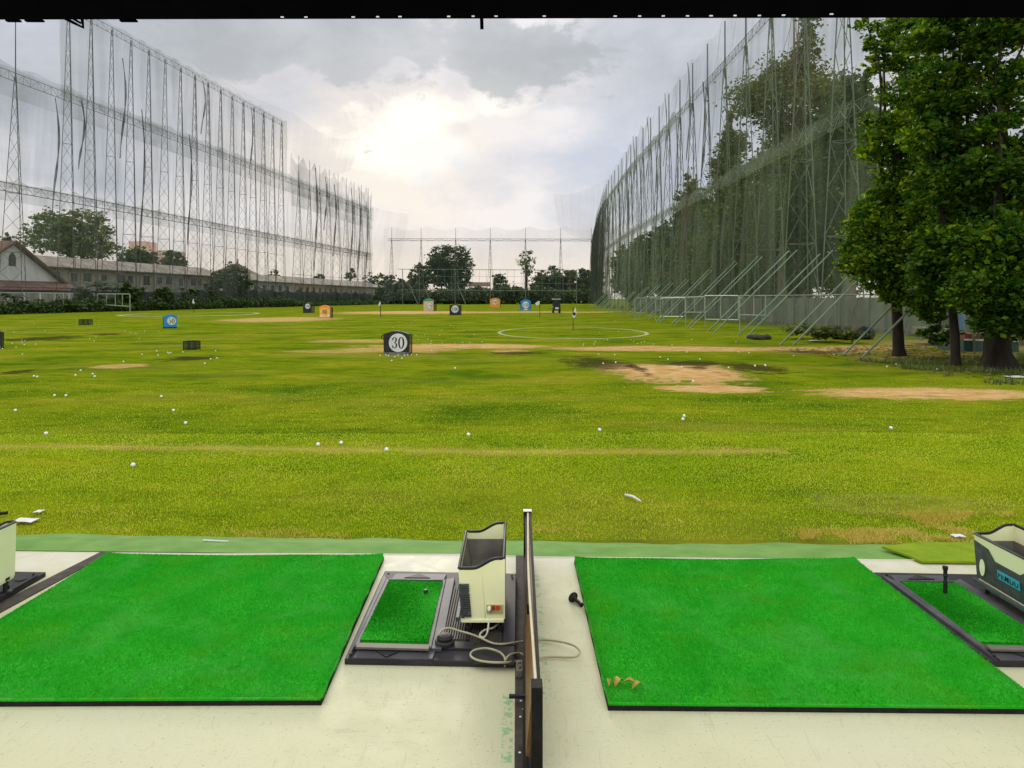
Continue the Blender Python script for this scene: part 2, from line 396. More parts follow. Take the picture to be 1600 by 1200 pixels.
keep = RNG.random(len(gB)) < np.clip(1.2-(gB[:, 0, 1]-5.5)/9, 0, 1)
gb = polys('grass', gB[keep], 3, M_BLADE)
gb['kind'] = 'stuff'; gb['label'] = 'short yellow green grass beyond the green painted edge'

# ------------------------------------------------------------------ bay floor
def floor_material():
    m, nt, b = new_mat('painted_concrete')
    Pn = N(nt, 'ShaderNodeNewGeometry').outputs['Position']
    n1 = noise_(nt, Pn, 1.3, 5); n2 = noise_(nt, Pn, 9., 8, .65, .6); n3 = noise_(nt, mapped(nt, Pn, scale=(1, 1.3, 1)), 34., 5, .75, 1.5)
    c = ramp(nt, n1, [(.3, (.485, .48, .275)), (.6, (.57, .565, .345)), (.8, (.60, .595, .40))])
    c = mixc(nt, ramp(nt, n2, [(.62, 0.), (.78, .35)]), c, (.42, .39, .24))
    c = mixc(nt, ramp(nt, n3, [(.64, 0.), (.69, .5)]), c, (.32, .29, .18))
    n5 = noise_(nt, mapped(nt, Pn, scale=(22, 3.2, 1)), 1.6, 6, .65, 1.2); n6 = noise_(nt, mapped(nt, Pn, (3, 9, 0), scale=(4, 17, 1)), 1.8, 6, .7, 1.5); n7 = noise_(nt, Pn, 110., 2, .5)
    c = mixc(nt, ramp(nt, n5, [(.60, 0.), (.64, .3)]), c, (.36, .33, .2))
    c = mixc(nt, ramp(nt, n6, [(.61, 0.), (.65, .3)]), c, (.34, .31, .19))
    c = mixc(nt, ramp(nt, n7, [(.66, 0.), (.70, .6)]), c, (.2, .17, .1))
    c = mixc(nt, ramp(nt, n1, [(.50, 0.), (.62, .22)]), c, (.46, .43, .28))
    sx = N(nt, 'ShaderNodeSeparateXYZ'); L(nt, Pn, sx.inputs[0]); X, Y = sx.outputs[0], sx.outputs[1]
    # flaking green paint beside the divider
    pn = noise_(nt, Pn, 34., 3, .6)
    def band(x0, x1, y0, y1, thr):
        k = math_(nt, 'MULTIPLY', math_(nt, 'GREATER_THAN', X, x0), math_(nt, 'LESS_THAN', X, x1))
        k = math_(nt, 'MULTIPLY', k, math_(nt, 'GREATER_THAN', Y, y0)); k = math_(nt, 'MULTIPLY', k, math_(nt, 'LESS_THAN', Y, y1))
        return math_(nt, 'MULTIPLY', k, ramp(nt, pn, [(thr, 0.), (thr+.05, .75)]))
    for q in ((-.034, .002, .5, 2.72, .50), (-.012, .012, 3.0, 4.14, .55), (.112, .145, 2.65, 4.14, .55), (.105, .13, .5, 2.6, .64)):
        c = mixc(nt, band(*q), c, (.16, .42, .17))
    # bright floor reflection painted in as a pale scuffed patch at the front edge
    fr = N(nt, 'ShaderNodeMapRange'); fr.inputs[1].default_value = 3.84; fr.inputs[2].default_value = 4.0; L(nt, Y, fr.inputs[0])
    c = mixc(nt, math_(nt, 'MULTIPLY', fr.outputs[0], ramp(nt, n2, [(.35, .2), (.6, .8)])), c, (.62, .58, .47))
    L(nt, c, b.inputs['Base Color']); b.inputs['Specular IOR Level'].default_value = .35
    L(nt, ramp(nt, n2, [(.3, .5), (.7, .75)]), b.inputs['Roughness'])
    bp = N(nt, 'ShaderNodeBump'); bp.inputs['Strength'].default_value = .25; bp.inputs['Distance'].default_value = .004
    L(nt, n2, bp.inputs['Height']); L(nt, bp.outputs[0], b.inputs['Normal'])
    return m
# front edge follows the slightly turned bays
EDGE = [G(-400, 857, 0), G(30, 861, 0), G(400, 865, 0), G(720, 866.5, 0), G(845, 870.5, 0), G(1100, 872.5, 0), G(1300, 874, 0), G(1500, 876, 0), G(2000, 880, 0)]
mb = MB()
top = [(-6, EDGE[0].y+.01, 0)]+[tuple(p) for p in EDGE]+[(6, EDGE[-1].y-.05, 0)]
k = len(top)
vs = [(p[0], p[1], 0) for p in top]+[(p[0], -3, 0) for p in top]+[(p[0], p[1], -.4) for p in top]
mb.add(vs, [(k+i, k+i+1, i+1, i) for i in range(k-1)]+[(i, i+1, 2*k+i+1, 2*k+i) for i in range(k-1)])
struct(mb.build('floor', floor_material()))
M_GREENEDGE = pmat('green_painted_edge', (.10, .235, .035), (.19, .33, .075), 5, .9, .2, .25, lo=.3, hi=.75)
far = [G(-400, 830, -.085), G(30, 836, -.085), G(400, 842, -.085), G(640, 845, -.085), G(845, 849, -.085), G(1100, 852, -.085), G(1300, 853, -.085), G(1500, 853, -.085), G(2000, 858, -.085)]
mb = MB(); pts = []
for i in range(len(EDGE)-1):
    for s in range(10):
        t = s/10; e = EDGE[i].lerp(EDGE[i+1], t); f = far[i].lerp(far[i+1], t)
        jit = .02*mnoise.noise(Vector((e.x*4, 0, 0))); jf = .05*mnoise.noise(Vector((e.x*3, 5, 0)))+.02*mnoise.noise(Vector((e.x*14, 5, 0)))
        mid = e.lerp(f, .5); mid.z = -.02
        pts.append([(e.x, e.y-.002, .004), (e.x, e.y+.03, -.001), (mid.x, mid.y, mid.z+.5*jit), (f.x, f.y+jf, -.075), (f.x, f.y+jf+.03, -.14)])
n = len(pts)
mb.add([v for row in pts for v in row], [(i*5+j, (i+1)*5+j, (i+1)*5+j+1, i*5+j+1) for i in range(n-1) for j in range(4)], True)
struct(mb.build('kerb', M_GREENEDGE))
# a flat tongue of artificial turf laid over the green edge on the right
M_TONGUE = pmat('worn_turf_sheet', (.15, .25, .008), (.22, .30, .012), 9, .9, .1, .3)
q = [G(1378, 853.5, .016), G(1425, 870, .02), G(1440, 876.5, .02), G(1640, 878, .02), G(1640, 848, .014), G(1430, 847, .012)]
mb = MB(); mb.add(q, [tuple(range(6))]); mb.add([(p.x, p.y, p.z-.012) for p in q], [tuple(range(5, -1, -1))])
mb.add(q+[Vector((p.x, p.y, p.z-.012)) for p in q], [(j, i, 6+i, 6+j) for i, j in ((0, 1), (1, 2), (2, 3), (3, 4), (4, 5), (5, 0))])
tag(mb.build('turf_sheet', M_TONGUE), 'flat yellow green turf sheet over the green edge at the far right', 'turf sheet')

M_RUB = pmat('floor_rubber', (.035, .028, .02), (.075, .062, .045), 14, .75, .25, .2)
def strip(px):
    q = [G(x, y, 0.0) for x, y in px]; mb = MB(); mb.slab([(p.x, p.y) for p in q], 0, .005)
    struct(mb.build('floor_strip', M_RUB))
strip([(803, 1330), (833, 1330), (829, 869.5), (806, 869)])
strip([(-520, 1205), (-455, 1205), (175, 863.5), (157, 863.5)])

# ------------------------------------------------------------------ hitting mats
M_TURF = leafmat('mat_turf', [(.2, (.014, .33, .010)), (.45, (.022, .43, .014)), (.7, (.045, .50, .026)), (.9, (.08, .56, .05))], .2, .75, .12, (1, 1, .8))
def worn(m):
    nt = m.node_tree; b = nt.nodes['Principled BSDF']; src = b.inputs['Base Color'].links[0].from_socket
    Pn = N(nt, 'ShaderNodeNewGeometry').outputs['Position']
    a = noise_(nt, Pn, 2.6, 6, .65, .5); d = noise_(nt, mapped(nt, Pn, (4, 1, 0)), 7., 5, .6); e = noise_(nt, mapped(nt, Pn, (1, 7, 0)), 3.4, 4, .6)
    c = mixc(nt, ramp(nt, a, [(.48, 0.), (.62, .75)]), src, (.13, .50, .09))
    c = mixc(nt, ramp(nt, e, [(.50, 0.), (.64, .65)]), c, (.11, .40, .006))
    c = mixc(nt, ramp(nt, d, [(.66, 0.), (.74, .55)]), c, (.006, .20, .008))
    L(nt, c, b.inputs['Base Color']); return m
worn(M_TURF)
M_TURFB = pmat('mat_turf_base', (.014, .32, .010), (.035, .42, .022), 5, .9, .1, .3, bscale=260)
M_RUBB = pmat('mat_rubber', (.006, .006, .006), (.016, .014, .012), 30, .8, .2)
def bilerp(q, u, v): return q[0]*((1-u)*(1-v))[:, None]+q[1]*(u*(1-v))[:, None]+q[2]*(u*v)[:, None]+q[3]*((1-u)*v)[:, None]
def turf_tufts(name, q, z, n, h, w, parent, mat, lift=0.):
    q = [np.array([p[0], p[1]]) for p in q]
    u, v = RNG.random(n), RNG.random(n); c = bilerp(q, u, v)
    zz = z+.004*np.sin(c[:, 0]*7)*np.sin(c[:, 1]*6)+(lift*(2*u-1)**6*v**4)
    a = RNG.random(n)*6.283; hh = h*(.6+.8*RNG.random(n)); ww = w*(.6+.8*RNG.random(n)); ln = (RNG.random((n, 2))-.5)*1.8*hh[:, None]
    V = np.zeros((n, 3, 3))
    V[:, 0] = np.stack([c[:, 0]-np.cos(a)*ww, c[:, 1]-np.sin(a)*ww, zz-.003], 1)
    V[:, 1] = np.stack([c[:, 0]+np.cos(a)*ww, c[:, 1]+np.sin(a)*ww, zz-.003], 1)
    V[:, 2] = np.stack([c[:, 0]+ln[:, 0], c[:, 1]+ln[:, 1], zz+hh], 1)
    return polys(name, V, 3, mat, parent)
def mat_thing(px, label):
    q = [G(x, y, .028) for x, y in px]       # near-left, near-right, far-right, far-left
    c = sum(q, Vector())/4
    t = thing('golf_mat', label, 'golf mat', (c.x, c.y, 0), 'green turf hitting mats')
    MB().slab([(p.x, p.y) for p in q], .0, .016).build('rubber_base', M_RUBB, t)
    ins = [p.lerp(c, .004) for p in q]; ng = 30; mb = MB()
    vs = []
    for j in range(ng+1):
        for i in range(ng+1):
            u, v = np.array([i/ng]), np.array([j/ng]); xy = bilerp([np.array(p[:2]) for p in ins], u, v)[0]
            vs.append((xy[0], xy[1], .026+.004*math.sin(xy[0]*7)*math.sin(xy[1]*6)+.014*(2*i/ng-1)**6*(j/ng)**4))
    m2 = [(j*(ng+1)+i, j*(ng+1)+i+1, (j+1)*(ng+1)+i+1, (j+1)*(ng+1)+i) for j in range(ng) for i in range(ng)]
    rim = [i for i in range(ng+1)]+[j*(ng+1)+ng for j in range(1, ng+1)]+[ng*(ng+1)+i for i in range(ng-1, -1, -1)]+[j*(ng+1) for j in range(ng-1, 0, -1)]
    o = len(vs); vs += [(vs[i][0], vs[i][1], .0165) for i in rim]; nr = len(rim)
    m2 += [(rim[(i+1) % nr], rim[i], o+i, o+(i+1) % nr) for i in range(nr)]
    tf = mb.add(vs, m2, True).build('turf', M_TURFB, t)
    p = turf_tufts('turf_pile', ins, .026, 190000, .006, .0018, tf, M_TURF, .014); p['kind'] = 'stuff'
    k = 9000; e = RNG.integers(0, 4, k); a_ = RNG.random(k); Q = [np.array(v[:2]) for v in ins]; E = np.array([Q[i]*(1-w_)+Q[(i+1) % 4]*w_ for i, w_ in zip(e, a_)])
    cc = np.mean(Q, axis=0); o_ = np.array([np.array([(Q[(i+1) % 4]-Q[i])[1], -(Q[(i+1) % 4]-Q[i])[0]]) for i in e]); o_ /= np.linalg.norm(o_, axis=1)[:, None]
    ln_ = .003+.009*RNG.random(k)*(.5+.5*np.sin(a_*40+e)); ax = np.stack([-o_[:, 1], o_[:, 0]], 1)*.0012; zt_ = .026+.004*np.sin(E[:, 0]*7)*np.sin(E[:, 1]*6)
    V = np.zeros((k, 3, 3)); V[:, 0, :2] = E-ax-o_*.002; V[:, 1, :2] = E+ax-o_*.002; V[:, 2, :2] = E+o_*ln_[:, None]; V[:, 0, 2] = V[:, 1, 2] = zt_+.002; V[:, 2, 2] = zt_-.008*RNG.random(k)
    fr_ = polys('frayed_edge', V, 3, M_TURF, tf); fr_['kind'] = 'stuff'
    return t
mat_thing([(-214, 1093), (502, 1090), (600, 867), (168, 866)], 'green turf hitting mat left of the central divider')
mat_thing([(950, 1098), (1640, 1104), (1335, 873), (897, 872)], 'green turf hitting mat right of the divider with a dry leaf on it')

# ------------------------------------------------------------------ tee tray, ball dispenser
M_PLAS = pmat('tray_plastic', (.045, .042, .046), (.10, .094, .10), 5, .55, .3, .05)
M_PLASD = pmat('tray_plastic_dark', (.012, .012, .013), (.03, .029, .03), 9, .6, .3)
M_RIB = pmat('ribbed_rubber', (.04, .036, .028), (.075, .066, .05), 12, .6, .35)
M_METAL = pmat('tray_rail', (.15, .135, .10), None, 30, .6, .3, 0, .2)
M_CREAM = pmat('cream_steel', (.80, .82, .44), (.86, .87, .52), 3, .38, .4)
M_HOP = pmat('hopper_lining', (.045, .043, .035), (.13, .12, .09), 6, .6, .3)
M_BLK = pmat('black_trim', (.008, .008, .009), (.02, .02, .02), 20, .6, .25)
M_VENT = pmat('vent_grey', (.035, .045, .045), (.065, .08, .078), 30, .5, .4, .2, bscale=160)
M_RED = pmat('red_switch', (.62, .05, .02), None, 10, .3, .5)
M_WHT = pmat('white_plastic', (.75, .74, .66), None, 10, .4, .4)
M_OCH = pmat('socket_plate', (.42, .37, .15), (.52, .46, .22), 12, .5, .4)
M_BLUE = pmat('blue_plate', (.03, .36, .47), (.05, .45, .55), 20, .4, .4)
M_TURFD = leafmat('tee_pad_turf', [(.2, (.008, .18, .006)), (.45, (.014, .30, .008)), (.7, (.03, .38, .012)), (.9, (.10, .44, .02))], .2, .75, .12, (1, 1, .8))
TZ = .045
def q2(px, z): return [G(x, y, z) for x, y in px]
def frame_quad(mb, Q, ins, z0, z1):       # a four-sided ring
    c = sum(Q, Vector())/4; q = [(p.x, p.y) for p in Q]; w = []
    for i, p in enumerate(Q):
        a, b = Q[i-1]-p, Q[(i+1) % 4]-p; a.z = b.z = 0
        w.append(p+a.normalized()*ins+b.normalized()*ins)
    for i in range(4):
        j = (i+1) % 4; mb.slab([q[i], q[j], (w[j].x, w[j].y), (w[i].x, w[i].y)], z0, z1)
    return w
def station(label):
    out = q2([(538, 1031), (806, 1036), (806, 897), (601, 893)], .02)
    t = thing('tee_tray', label, 'tee tray', (out[0].lerp(out[2], .5).x, out[0].lerp(out[2], .5).y, 0), 'black tee trays beside the hitting mats')
    MB().slab([(p.x, p.y) for p in out], 0, .024).build('base', M_PLASD, t, .004)
    pad = q2([(562, 999), (669, 1002), (692, 908), (609, 906)], TZ)
    # raised border of the pad well
    mb = MB()
    well = q2([(553, 1008), (674, 1011), (697, 903), (604, 902)], TZ)
    frame_quad(mb, well, .018, .024, TZ-.004)
    tl = q2([(544, 1024), (553, 1008), (604, 902), (600, 894)], TZ)
    mb.slab([(p.x, p.y) for p in tl], .024, TZ-.006)
    rr = q2([(674, 1011), (690, 1011), (711, 900), (697, 903)], TZ)
    mb.slab([(p.x, p.y) for p in rr], .024, TZ-.006)
    mb.build('pad_frame', M_PLAS, t, .003)
    mr = q2([(556, 1012), (670, 1015), (671, 1008), (560, 1005)], TZ)
    MB().slab([(p.x, p.y) for p in mr], TZ-.006, TZ+.003).build('rail', M_METAL, t, .001)
    # sunk panels with moulded arrows before and behind the pad
    for pxs in ([(552, 1026), (676, 1028), (681, 1014), (560, 1011)], [(612, 903), (694, 904), (698, 896), (618, 895)]):
        p4 = q2(pxs, .034); MB().slab([(p.x, p.y) for p in p4], .024, .031).build('end_panel', M_PLAS, t, .002)
    for tri in ([(582, 1014), (632, 1015), (603, 1027)], [(632, 903), (672, 903.5), (655, 897)]):
        p3 = q2(tri, .033); mb = MB(); mb.add([(p.x, p.y, .031) for p in p3]+[(p.x, p.y, .036) for p in p3], [(3, 4, 5), (0, 1, 4, 3), (1, 2, 5, 4), (2, 0, 3, 5)])
        mb.build('arrow', M_PLASD, t)
    tp = MB().slab([(p.x, p.y) for p in [r.lerp(sum(pad, Vector())/4, .01) for r in pad]], .026, TZ-.002).build('tee_pad', M_TURFB, t)
    pl = turf_tufts('pad_pile', pad, TZ-.002, 26000, .005, .0014, tp, M_TURFD); pl['kind'] = 'stuff'
    # ribbed ball channels
    for chan in ([(684, 996), (728, 997), (742, 914), (703, 913)], [(733, 1000), (783, 1002), (786, 930), (748, 930)]):
        p4 = q2(chan, .04); mb = MB(); mb.slab([(p.x, p.y) for p in p4], .024, .028)
        for i in range(11):
            a = p4[0].lerp(p4[1], (i+.5)/11); b = p4[3].lerp(p4[2], (i+.5)/11)
            mb.bar((a.x, a.y, .032), (b.x, b.y, .032), .0045, .008)
        mb.build('ribbed_channel', M_RIB, t)
    for a4 in ([(690, 1011), (742, 1012), (742, 1001), (690, 1000)], [(740, 1033), (804, 1035), (804, 1008), (742, 1006)], [(728, 997), (734, 997), (748, 914), (742, 914)], [(786, 1005), (805, 1006), (806, 899), (789, 899)]):
        p4 = q2(a4, .036); MB().slab([(p.x, p.y) for p in p4], .024, .033).build('side_panel', M_PLASD, t, .002)
    for px in ((548, 1021), (607, 896), (800, 899)):
        p = G(*px, .04); MB().lathe([(.006, -.006), (.006, .001)], (p.x, p.y, .0415), n=10).build('bolt', M_BLK, t)
    return t
DX = G(1365, 895, .02)-G(603, 893, .02)
tray = station('black tee tray left of the divider with a foot switch on it')

def rimz(s): return .308+.042*sstep(.30, .85, s)
def dispenser():
    X0, X1, Y0, Y1 = -.227, -.030, 3.12, 3.62
    def yy(v): return Y0+(v-3.0)*(Y1-Y0)/.47
    t = thing('ball_dispenser', 'cream ball dispenser standing left of the central divider', 'ball dispenser', ((X0+X1)/2, yy(3.23), .033), 'cream ball dispensers, one per bay')
    nS = 14; th = .006; zb = .092
    def loop(ins, zf, nb=nS):
        pts = []
        for i in range(nb+1):
            s = i/nb; pts.append((X0+ins+(X1-X0-2*ins)*s, Y0+ins, zf(s, 0)))
        for i in range(nb+1):
            s = 1-i/nb; pts.append((X0+ins+(X1-X0-2*ins)*s, Y1-ins, zf(s, 1)))
        return pts
    def taper(p, z):
        k = (z-zb)/(.32-zb); return (p[0]+(.018*(1-k) if p[0] < -.12 else 0), p[1]+.012*(1-k)*(1 if p[1] < yy(3.2) else -1), z)
    topo = loop(0, lambda s, b: rimz(s)); topi = loop(th, lambda s, b: rimz(s))
    bot = [taper(p, zb) for p in topo]
    inn = [(p[0], p[1], .262) for p in topi]
    n = len(topo); mb = MB(); vs = bot+topo+topi+inn
    fs = []
    for i in range(n):
        j = (i+1) % n
        fs += [(i, j, n+j, n+i), (n+i, n+j, 2*n+j, 2*n+i), (2*n+i, 2*n+j, 3*n+j, 3*n+i)]
    fs.append(tuple(range(n-1, -1, -1)))
    mb.add(vs, fs); mb.build('body', M_CREAM, t)
    # dark worn lining of the hopper
    li = [(p[0]*.999-.0001, p[1], .275-.02*((p[0]-X0)/(X1-X0) > .97)) for p in loop(th+.0015, lambda s, b: 0)]
    lf = [(X0+.03+(p[0]-X0)*.7, yy(3.10)+(p[1]-Y0)*.72, .185) for p in li]
    mb = MB(); mb.add(li+lf, [((i+1) % n, i, n+i, n+(i+1) % n) for i in range(n)]+[tuple(range(n, 2*n))]); mb.build('hopper_lining', M_HOP, t)
    mb = MB(); rp = [(p[0], p[1], p[2]+.002) for p in loop(th/2, lambda s, b: rimz(s))]
    mb.tube(rp+[rp[0]], .0065, 6, False).build('rim_trim', M_BLK, t)
    # louvred grey side, wrapping round the near corner
    mb = MB(); xs = X0-.004
    def sp(y, z): k = (z-zb)/(.32-zb); return (xs+.018*(1-k), y, z)
    prof = [(Y0-.004, .100), (Y0-.004, .245), (yy(3.14), .245), (yy(3.17), .225), (yy(3.33), .225), (yy(3.37), .268), (Y1-.002, .280), (Y1-.002, .100)]
    a = [sp(y, z) for y, z in prof]; b2 = [(p[0]+.012, p[1]+.006, p[2]) for p in a]; m = len(a)
    mb.add(a+b2, [tuple(range(m))]+[((i+1) % m, i, m+i, m+(i+1) % m) for i in range(m)])
    vp = mb.build('vent_panel', M_VENT, t)
    mb = MB()
    for i in range(15):
        z = .103+i*.0097; k = (z-zb)/(.32-zb); x = xs+.018*(1-k); yq = Y0+.012*(1-k)
        mb.box(x-.001, x+.042, yq-.009, yq-.001, z, z+.0062)
    mb.build('louvre', M_VENT, vp)
    pl = MB(); pq = [sp(yy(3.17), .155), sp(yy(3.31), .155), sp(yy(3.31), .195), sp(yy(3.17), .195)]
    pq = [(p[0]-.002, p[1], p[2]) for p in pq]
    pl.add(pq+[(p[0]-.003, p[1], p[2]) for p in pq], [(4, 5, 6, 7), (0, 1, 5, 4), (1, 2, 6, 5), (2, 3, 7, 6), (3, 0, 4, 7)])
    plate = pl.build('name_plate', M_BLUE, t)
    cu = bpy.data.curves.new('lettering', 'FONT'); cu.body = 'FEMUU'; cu.size = .040; cu.align_x = 'CENTER'; cu.align_y = 'CENTER'; cu.extrude = .0006; cu.offset = .0003; cu.space_character = 1.15
    to = bpy.data.objects.new('lettering', cu); me = bpy.data.meshes.new_from_object(to); bpy.data.objects.remove(to)
    me.transform(Matrix.Translation((xs+.0115-.0062, yy(3.24), .175)) @ Matrix.Rotation(R(-90), 4, 'Z') @ Matrix.Rotation(R(90-4.5), 4, 'X'))
    link('lettering', me, M_BLK, plate)
    # pale oval recess at the far end of the side
    mb = MB()
    mb.lathe([(.001, 0), (.018, .002), (.02, .006)], sp(yy(3.415), .165), (-1, 0, 0), 14)
    for i, v in enumerate(mb.v): mb.v[i] = (v[0], v[1], .165+(v[2]-.165)*2.0)
    mb.build('handle_recess', M_CREAM, t)
    mb = MB(); mb.box(X0+.012, X1-.004, Y0+.006, Y1-.01, .078, zb+.001); mb.build('underside', M_CREAM, t, .003)
    MB().box(X0-.012, X0+.004, Y0+.01, Y1-.01, .082, .1).build('side_rail', M_VENT, t, .002)
    # socket recess on the near face
    def fp(x, z, o=0): k = (z-zb)/(.32-zb); return (x, Y0+.012*(1-k)-o, z)
    pn = MB(); c4 = [(-.108, .115), (-.038, .115), (-.038, .155), (-.108, .155)]
    pn.add([fp(x, z, .003) for x, z in c4]+[fp(x, z, -.004) for x, z in c4], [(0, 1, 2, 3), (1, 0, 4, 5), (2, 1, 5, 6), (3, 2, 6, 7), (0, 3, 7, 4)])
    pn = pn.build('power_panel', M_OCH, t)
    for cxm, w_ in ((-.079, .0065), (-.060, .0085)):
        mb = MB(); c = [(cxm-w_, .134), (cxm+w_, .134), (cxm+w_, .152), (cxm-w_, .152)]
        mb.add([fp(x, z, .008) for x, z in c]+[fp(x, z, .003) for x, z in c], [(0, 1, 2, 3), (1, 0, 4, 5), (2, 1, 5, 6), (3, 2, 6, 7), (0, 3, 7, 4)])
        mb.build('switch', M_RED if cxm > -.07 else pm_dred, pn)
    MB().lathe([(.0085, 0), (.0085, .012), (.006, .02)], fp(-.096, .142, .003), (0, -1, 0), 12).build('plug', M_WHT, pn)
    for z in (.205, .118):
        MB().lathe([(.005, 0), (.004, .004)], fp(-.180, z, .001), (0, -1, 0), 10).build('screw', M_WHT, t)
    for fx, fy in ((X0+.04, Y0+.03), (X1-.02, Y0+.03), (X0+.04, Y1-.04), (X1-.02, Y1-.04)):
        MB().lathe([(.011, 0), (.011, .02), (.007, .024), (.007, .046)], (fx, fy, .033), n=10).build('foot', M_BLK, t)
    return t
pm_dred = pmat('dark_red_switch', (.30, .04, .015), None, 10, .3, .5)
disp = dispenser()
def offset_copy(o, vec, label):
    c = copy_tree(o); c.location = Vector(o.location)+vec; c['label'] = label; return c
VR = Vector((DX.x, DX.y, 0)); VL = -VR
offset_copy(tray, VR, 'black tee tray with a tall rubber tee standing on its green pad')
offset_copy(tray, Vector((-2.45, .02, 0)), 'black tee tray cut off by the left edge of the picture')
offset_copy(disp, Vector((2.47, -.03, 0)), 'cream ball dispenser with a grey side and blue name plate at the far right')
offset_copy(disp, Vector((-2.41, .02, 0)), 'cream ball dispenser cut off by the left edge of the picture')

M_RUBT = pmat('tee_rubber', (.006, .006, .006), (.014, .014, .014), 30, .5, .4)
def tee(name, label, base, axis):
    mb = MB(); mb.lathe([(.026, 0), (.026, .004), (.018, .007), (.0095, .012), (.0085, .06), (.0105, .068), (.0105, .074)], base, axis, 18)
    return tag(mb.build(name, M_RUBT), label, 'golf tee')
b0 = G(895, 934, .021); b1 = G(908, 946, .008)
tee('rubber_tee', 'black rubber tee lying on the concrete beside the right hitting mat', (b0.x, b0.y, .024), Vector((b1.x-b0.x, b1.y-b0.y, -.012)))
tb = G(1477, 926, TZ+.006)
mb = MB(); mb.lathe([(.010, 0), (.0095, .055), (.0075, .06), (.0075, .075), (.012, .082), (.009, .09), (.009, .105), (.0125, .115), (.0125, .125)], tb, None, 16)
tag(mb.build('rubber_tee', M_RUBT), 'black rubber tee standing upright on the right tee pad', 'golf tee')
tb = G(687-1*0, 924, TZ+.008); tb = G(665, 925, TZ+.008)
tag(MB().lathe([(.011, 0), (.011, .006), (.007, .012)], tb, None, 14).build('rubber_tee', M_RUBT), 'short black tee tip poking through the centre tee pad', 'golf tee')
# small tee holder on the left bay tray
tb = G(8, 925, .03)
mb = MB(); mb.lathe([(.03, 0), (.03, .003), (.01, .008), (.009, .055), (.02, .06), (.02, .07)], tb, None, 16)
tag(mb.build('rubber_tee', M_RUBT), 'black rubber tee standing by the dispenser at the left edge', 'golf tee')
MB_h = G(32, 905, .034)
tag(MB().lathe([(.028, 0), (.028, .003), (.018, .004)], MB_h, None, 20).build('cup_ring', M_RUBT), 'dark round cup set in the black tray at the left edge', 'cup')

# foot switch and its lead, power cord
def smooth_path(pts, k=6):
    pts = [Vector(p) for p in pts]; out = []
    for i in range(len(pts)-1):
        p0, p1, p2, p3 = pts[max(i-1, 0)], pts[i], pts[i+1], pts[min(i+2, len(pts)-1)]
        for s in range(k):
            t = s/k
            out.append(.5*((2*p1)+(p2-p0)*t+(2*p0-5*p1+4*p2-p3)*t*t+(3*p1-p0-3*p2+p3)*t**3))
    out.append(pts[-1]); return out
Z4 = lambda x, y, z: G(520+x/4, 860+y/4, z)
fs = Z4(700, 580, .036)
t = thing('foot_switch', 'round black foot switch on the centre tee tray', 'foot switch', (fs.x, fs.y, .034))
MB().lathe([(.040, 0), (.041, .012), (.036, .018)], (fs.x, fs.y, .034), n=24).build('base', M_PLASD, t)
MB().lathe([(.032, 0), (.033, .01), (.024, .018), (.008, .0205)], (fs.x, fs.y, .052), n=24).build('pedal', M_BLK, t)
M_CORD = pmat('grey_cord', (.34, .31, .17), (.42, .38, .24), 20, .5, .3)
M_CORDW = pmat('white_cord', (.60, .57, .44), None, 20, .5, .3)
pw = [Z4(655, 552, .05), Z4(672, 510, .06), Z4(720, 486, .065), Z4(800, 506, .06), Z4(860, 522, .06), Z4(920, 545, .05), Z4(1000, 580, .042), Z4(1070, 585, .04), Z4(1130, 577, .03),
      Z4(1200, 568, .012), Z4(1300, 560, .012), Z4(1400, 567, .02), Z4(1500, 592, .03), Z4(1545, 632, .03), Z4(1520, 664, .02), Z4(1450, 668, .012), Z4(1360, 665, .012), Z4(1270, 674, .012), Z4(1215, 660, .012), Z4(1160, 642, .02), Z4(1110, 652, .05), Z4(1082, 680, .045), Z4(1076, 726, .008)]
tag(MB().tube(smooth_path(pw), .0042, 8).build('switch_cord', M_CORD), 'grey lead looping from the foot switch under the divider and back', 'cord')
pw = [Vector((-.096, 3.105, .142)), Z4(984, 400, .11), Z4(975, 450, .08), Z4(965, 515, .05), Z4(942, 545, .05), Z4(918, 530, .05), Z4(945, 500, .05), Z4(1000, 484, .05), Z4(1040, 456, .05)]
tag(MB().tube(smooth_path(pw), .004, 8).build('power_cord', M_CORDW), 'pale cord plugged into the front of the centre ball dispenser', 'cord')
pw = [Z4(1077, 690, .04), Z4(1070, 662, .045), Z4(1035, 632, .05), Z4(960, 612, .05), Z4(885, 624, .05), Z4(860, 655, .045), Z4(900, 684, .04), Z4(980, 698, .04), Z4(1070, 700, .04), Z4(1145, 694, .02)]
tag(MB().tube(smooth_path(pw), .0042, 8).build('loop_cord', M_CORD), 'loose grey cord loop at the near corner of the centre tee tray', 'cord')

# ------------------------------------------------------------------ divider board
M_DIVB = pmat('divider_frame', (.005, .005, .005), (.013, .012, .010), 20, .7, .15)
M_PLY = pmat('divider_board', (.13, .065, .018), (.24, .13, .04), 5, .5, .3, sc3=(1, .3, 6))
M_EDGE = pmat('cream_edging', (.58, .50, .31), (.66, .58, .40), 8, .85, .08)
HB = .27
yn = 2.28
def xt(y): return .071+.017*(y-2.28)/1.8
def xb(y): return .046+.030*(y-2.28)/1.8
xd = xt(3)
t = thing('bay_divider', 'low black framed divider board between the two bays', 'divider', (xd, 3.1, 0))
h0, h1 = yn+.01, 4.07
MB().hexa([(xb(h0)-.004, h0, .03), (xb(h0)+.008, h0, .03), (xb(h1)+.008, h1, .03), (xb(h1)-.004, h1, .03), (xt(h0)-.006, h0, HB-.012), (xt(h0)+.006, h0, HB-.012), (xt(h1)+.006, h1, HB-.012), (xt(h1)-.006, h1, HB-.012)]).build('board', M_PLY, t)
MB().bar((xt(4.08)+.012, 4.08, HB-.012), (xt(yn)+.012, yn, HB-.012), .010, .03).build('side_rail', M_DIVB, t)
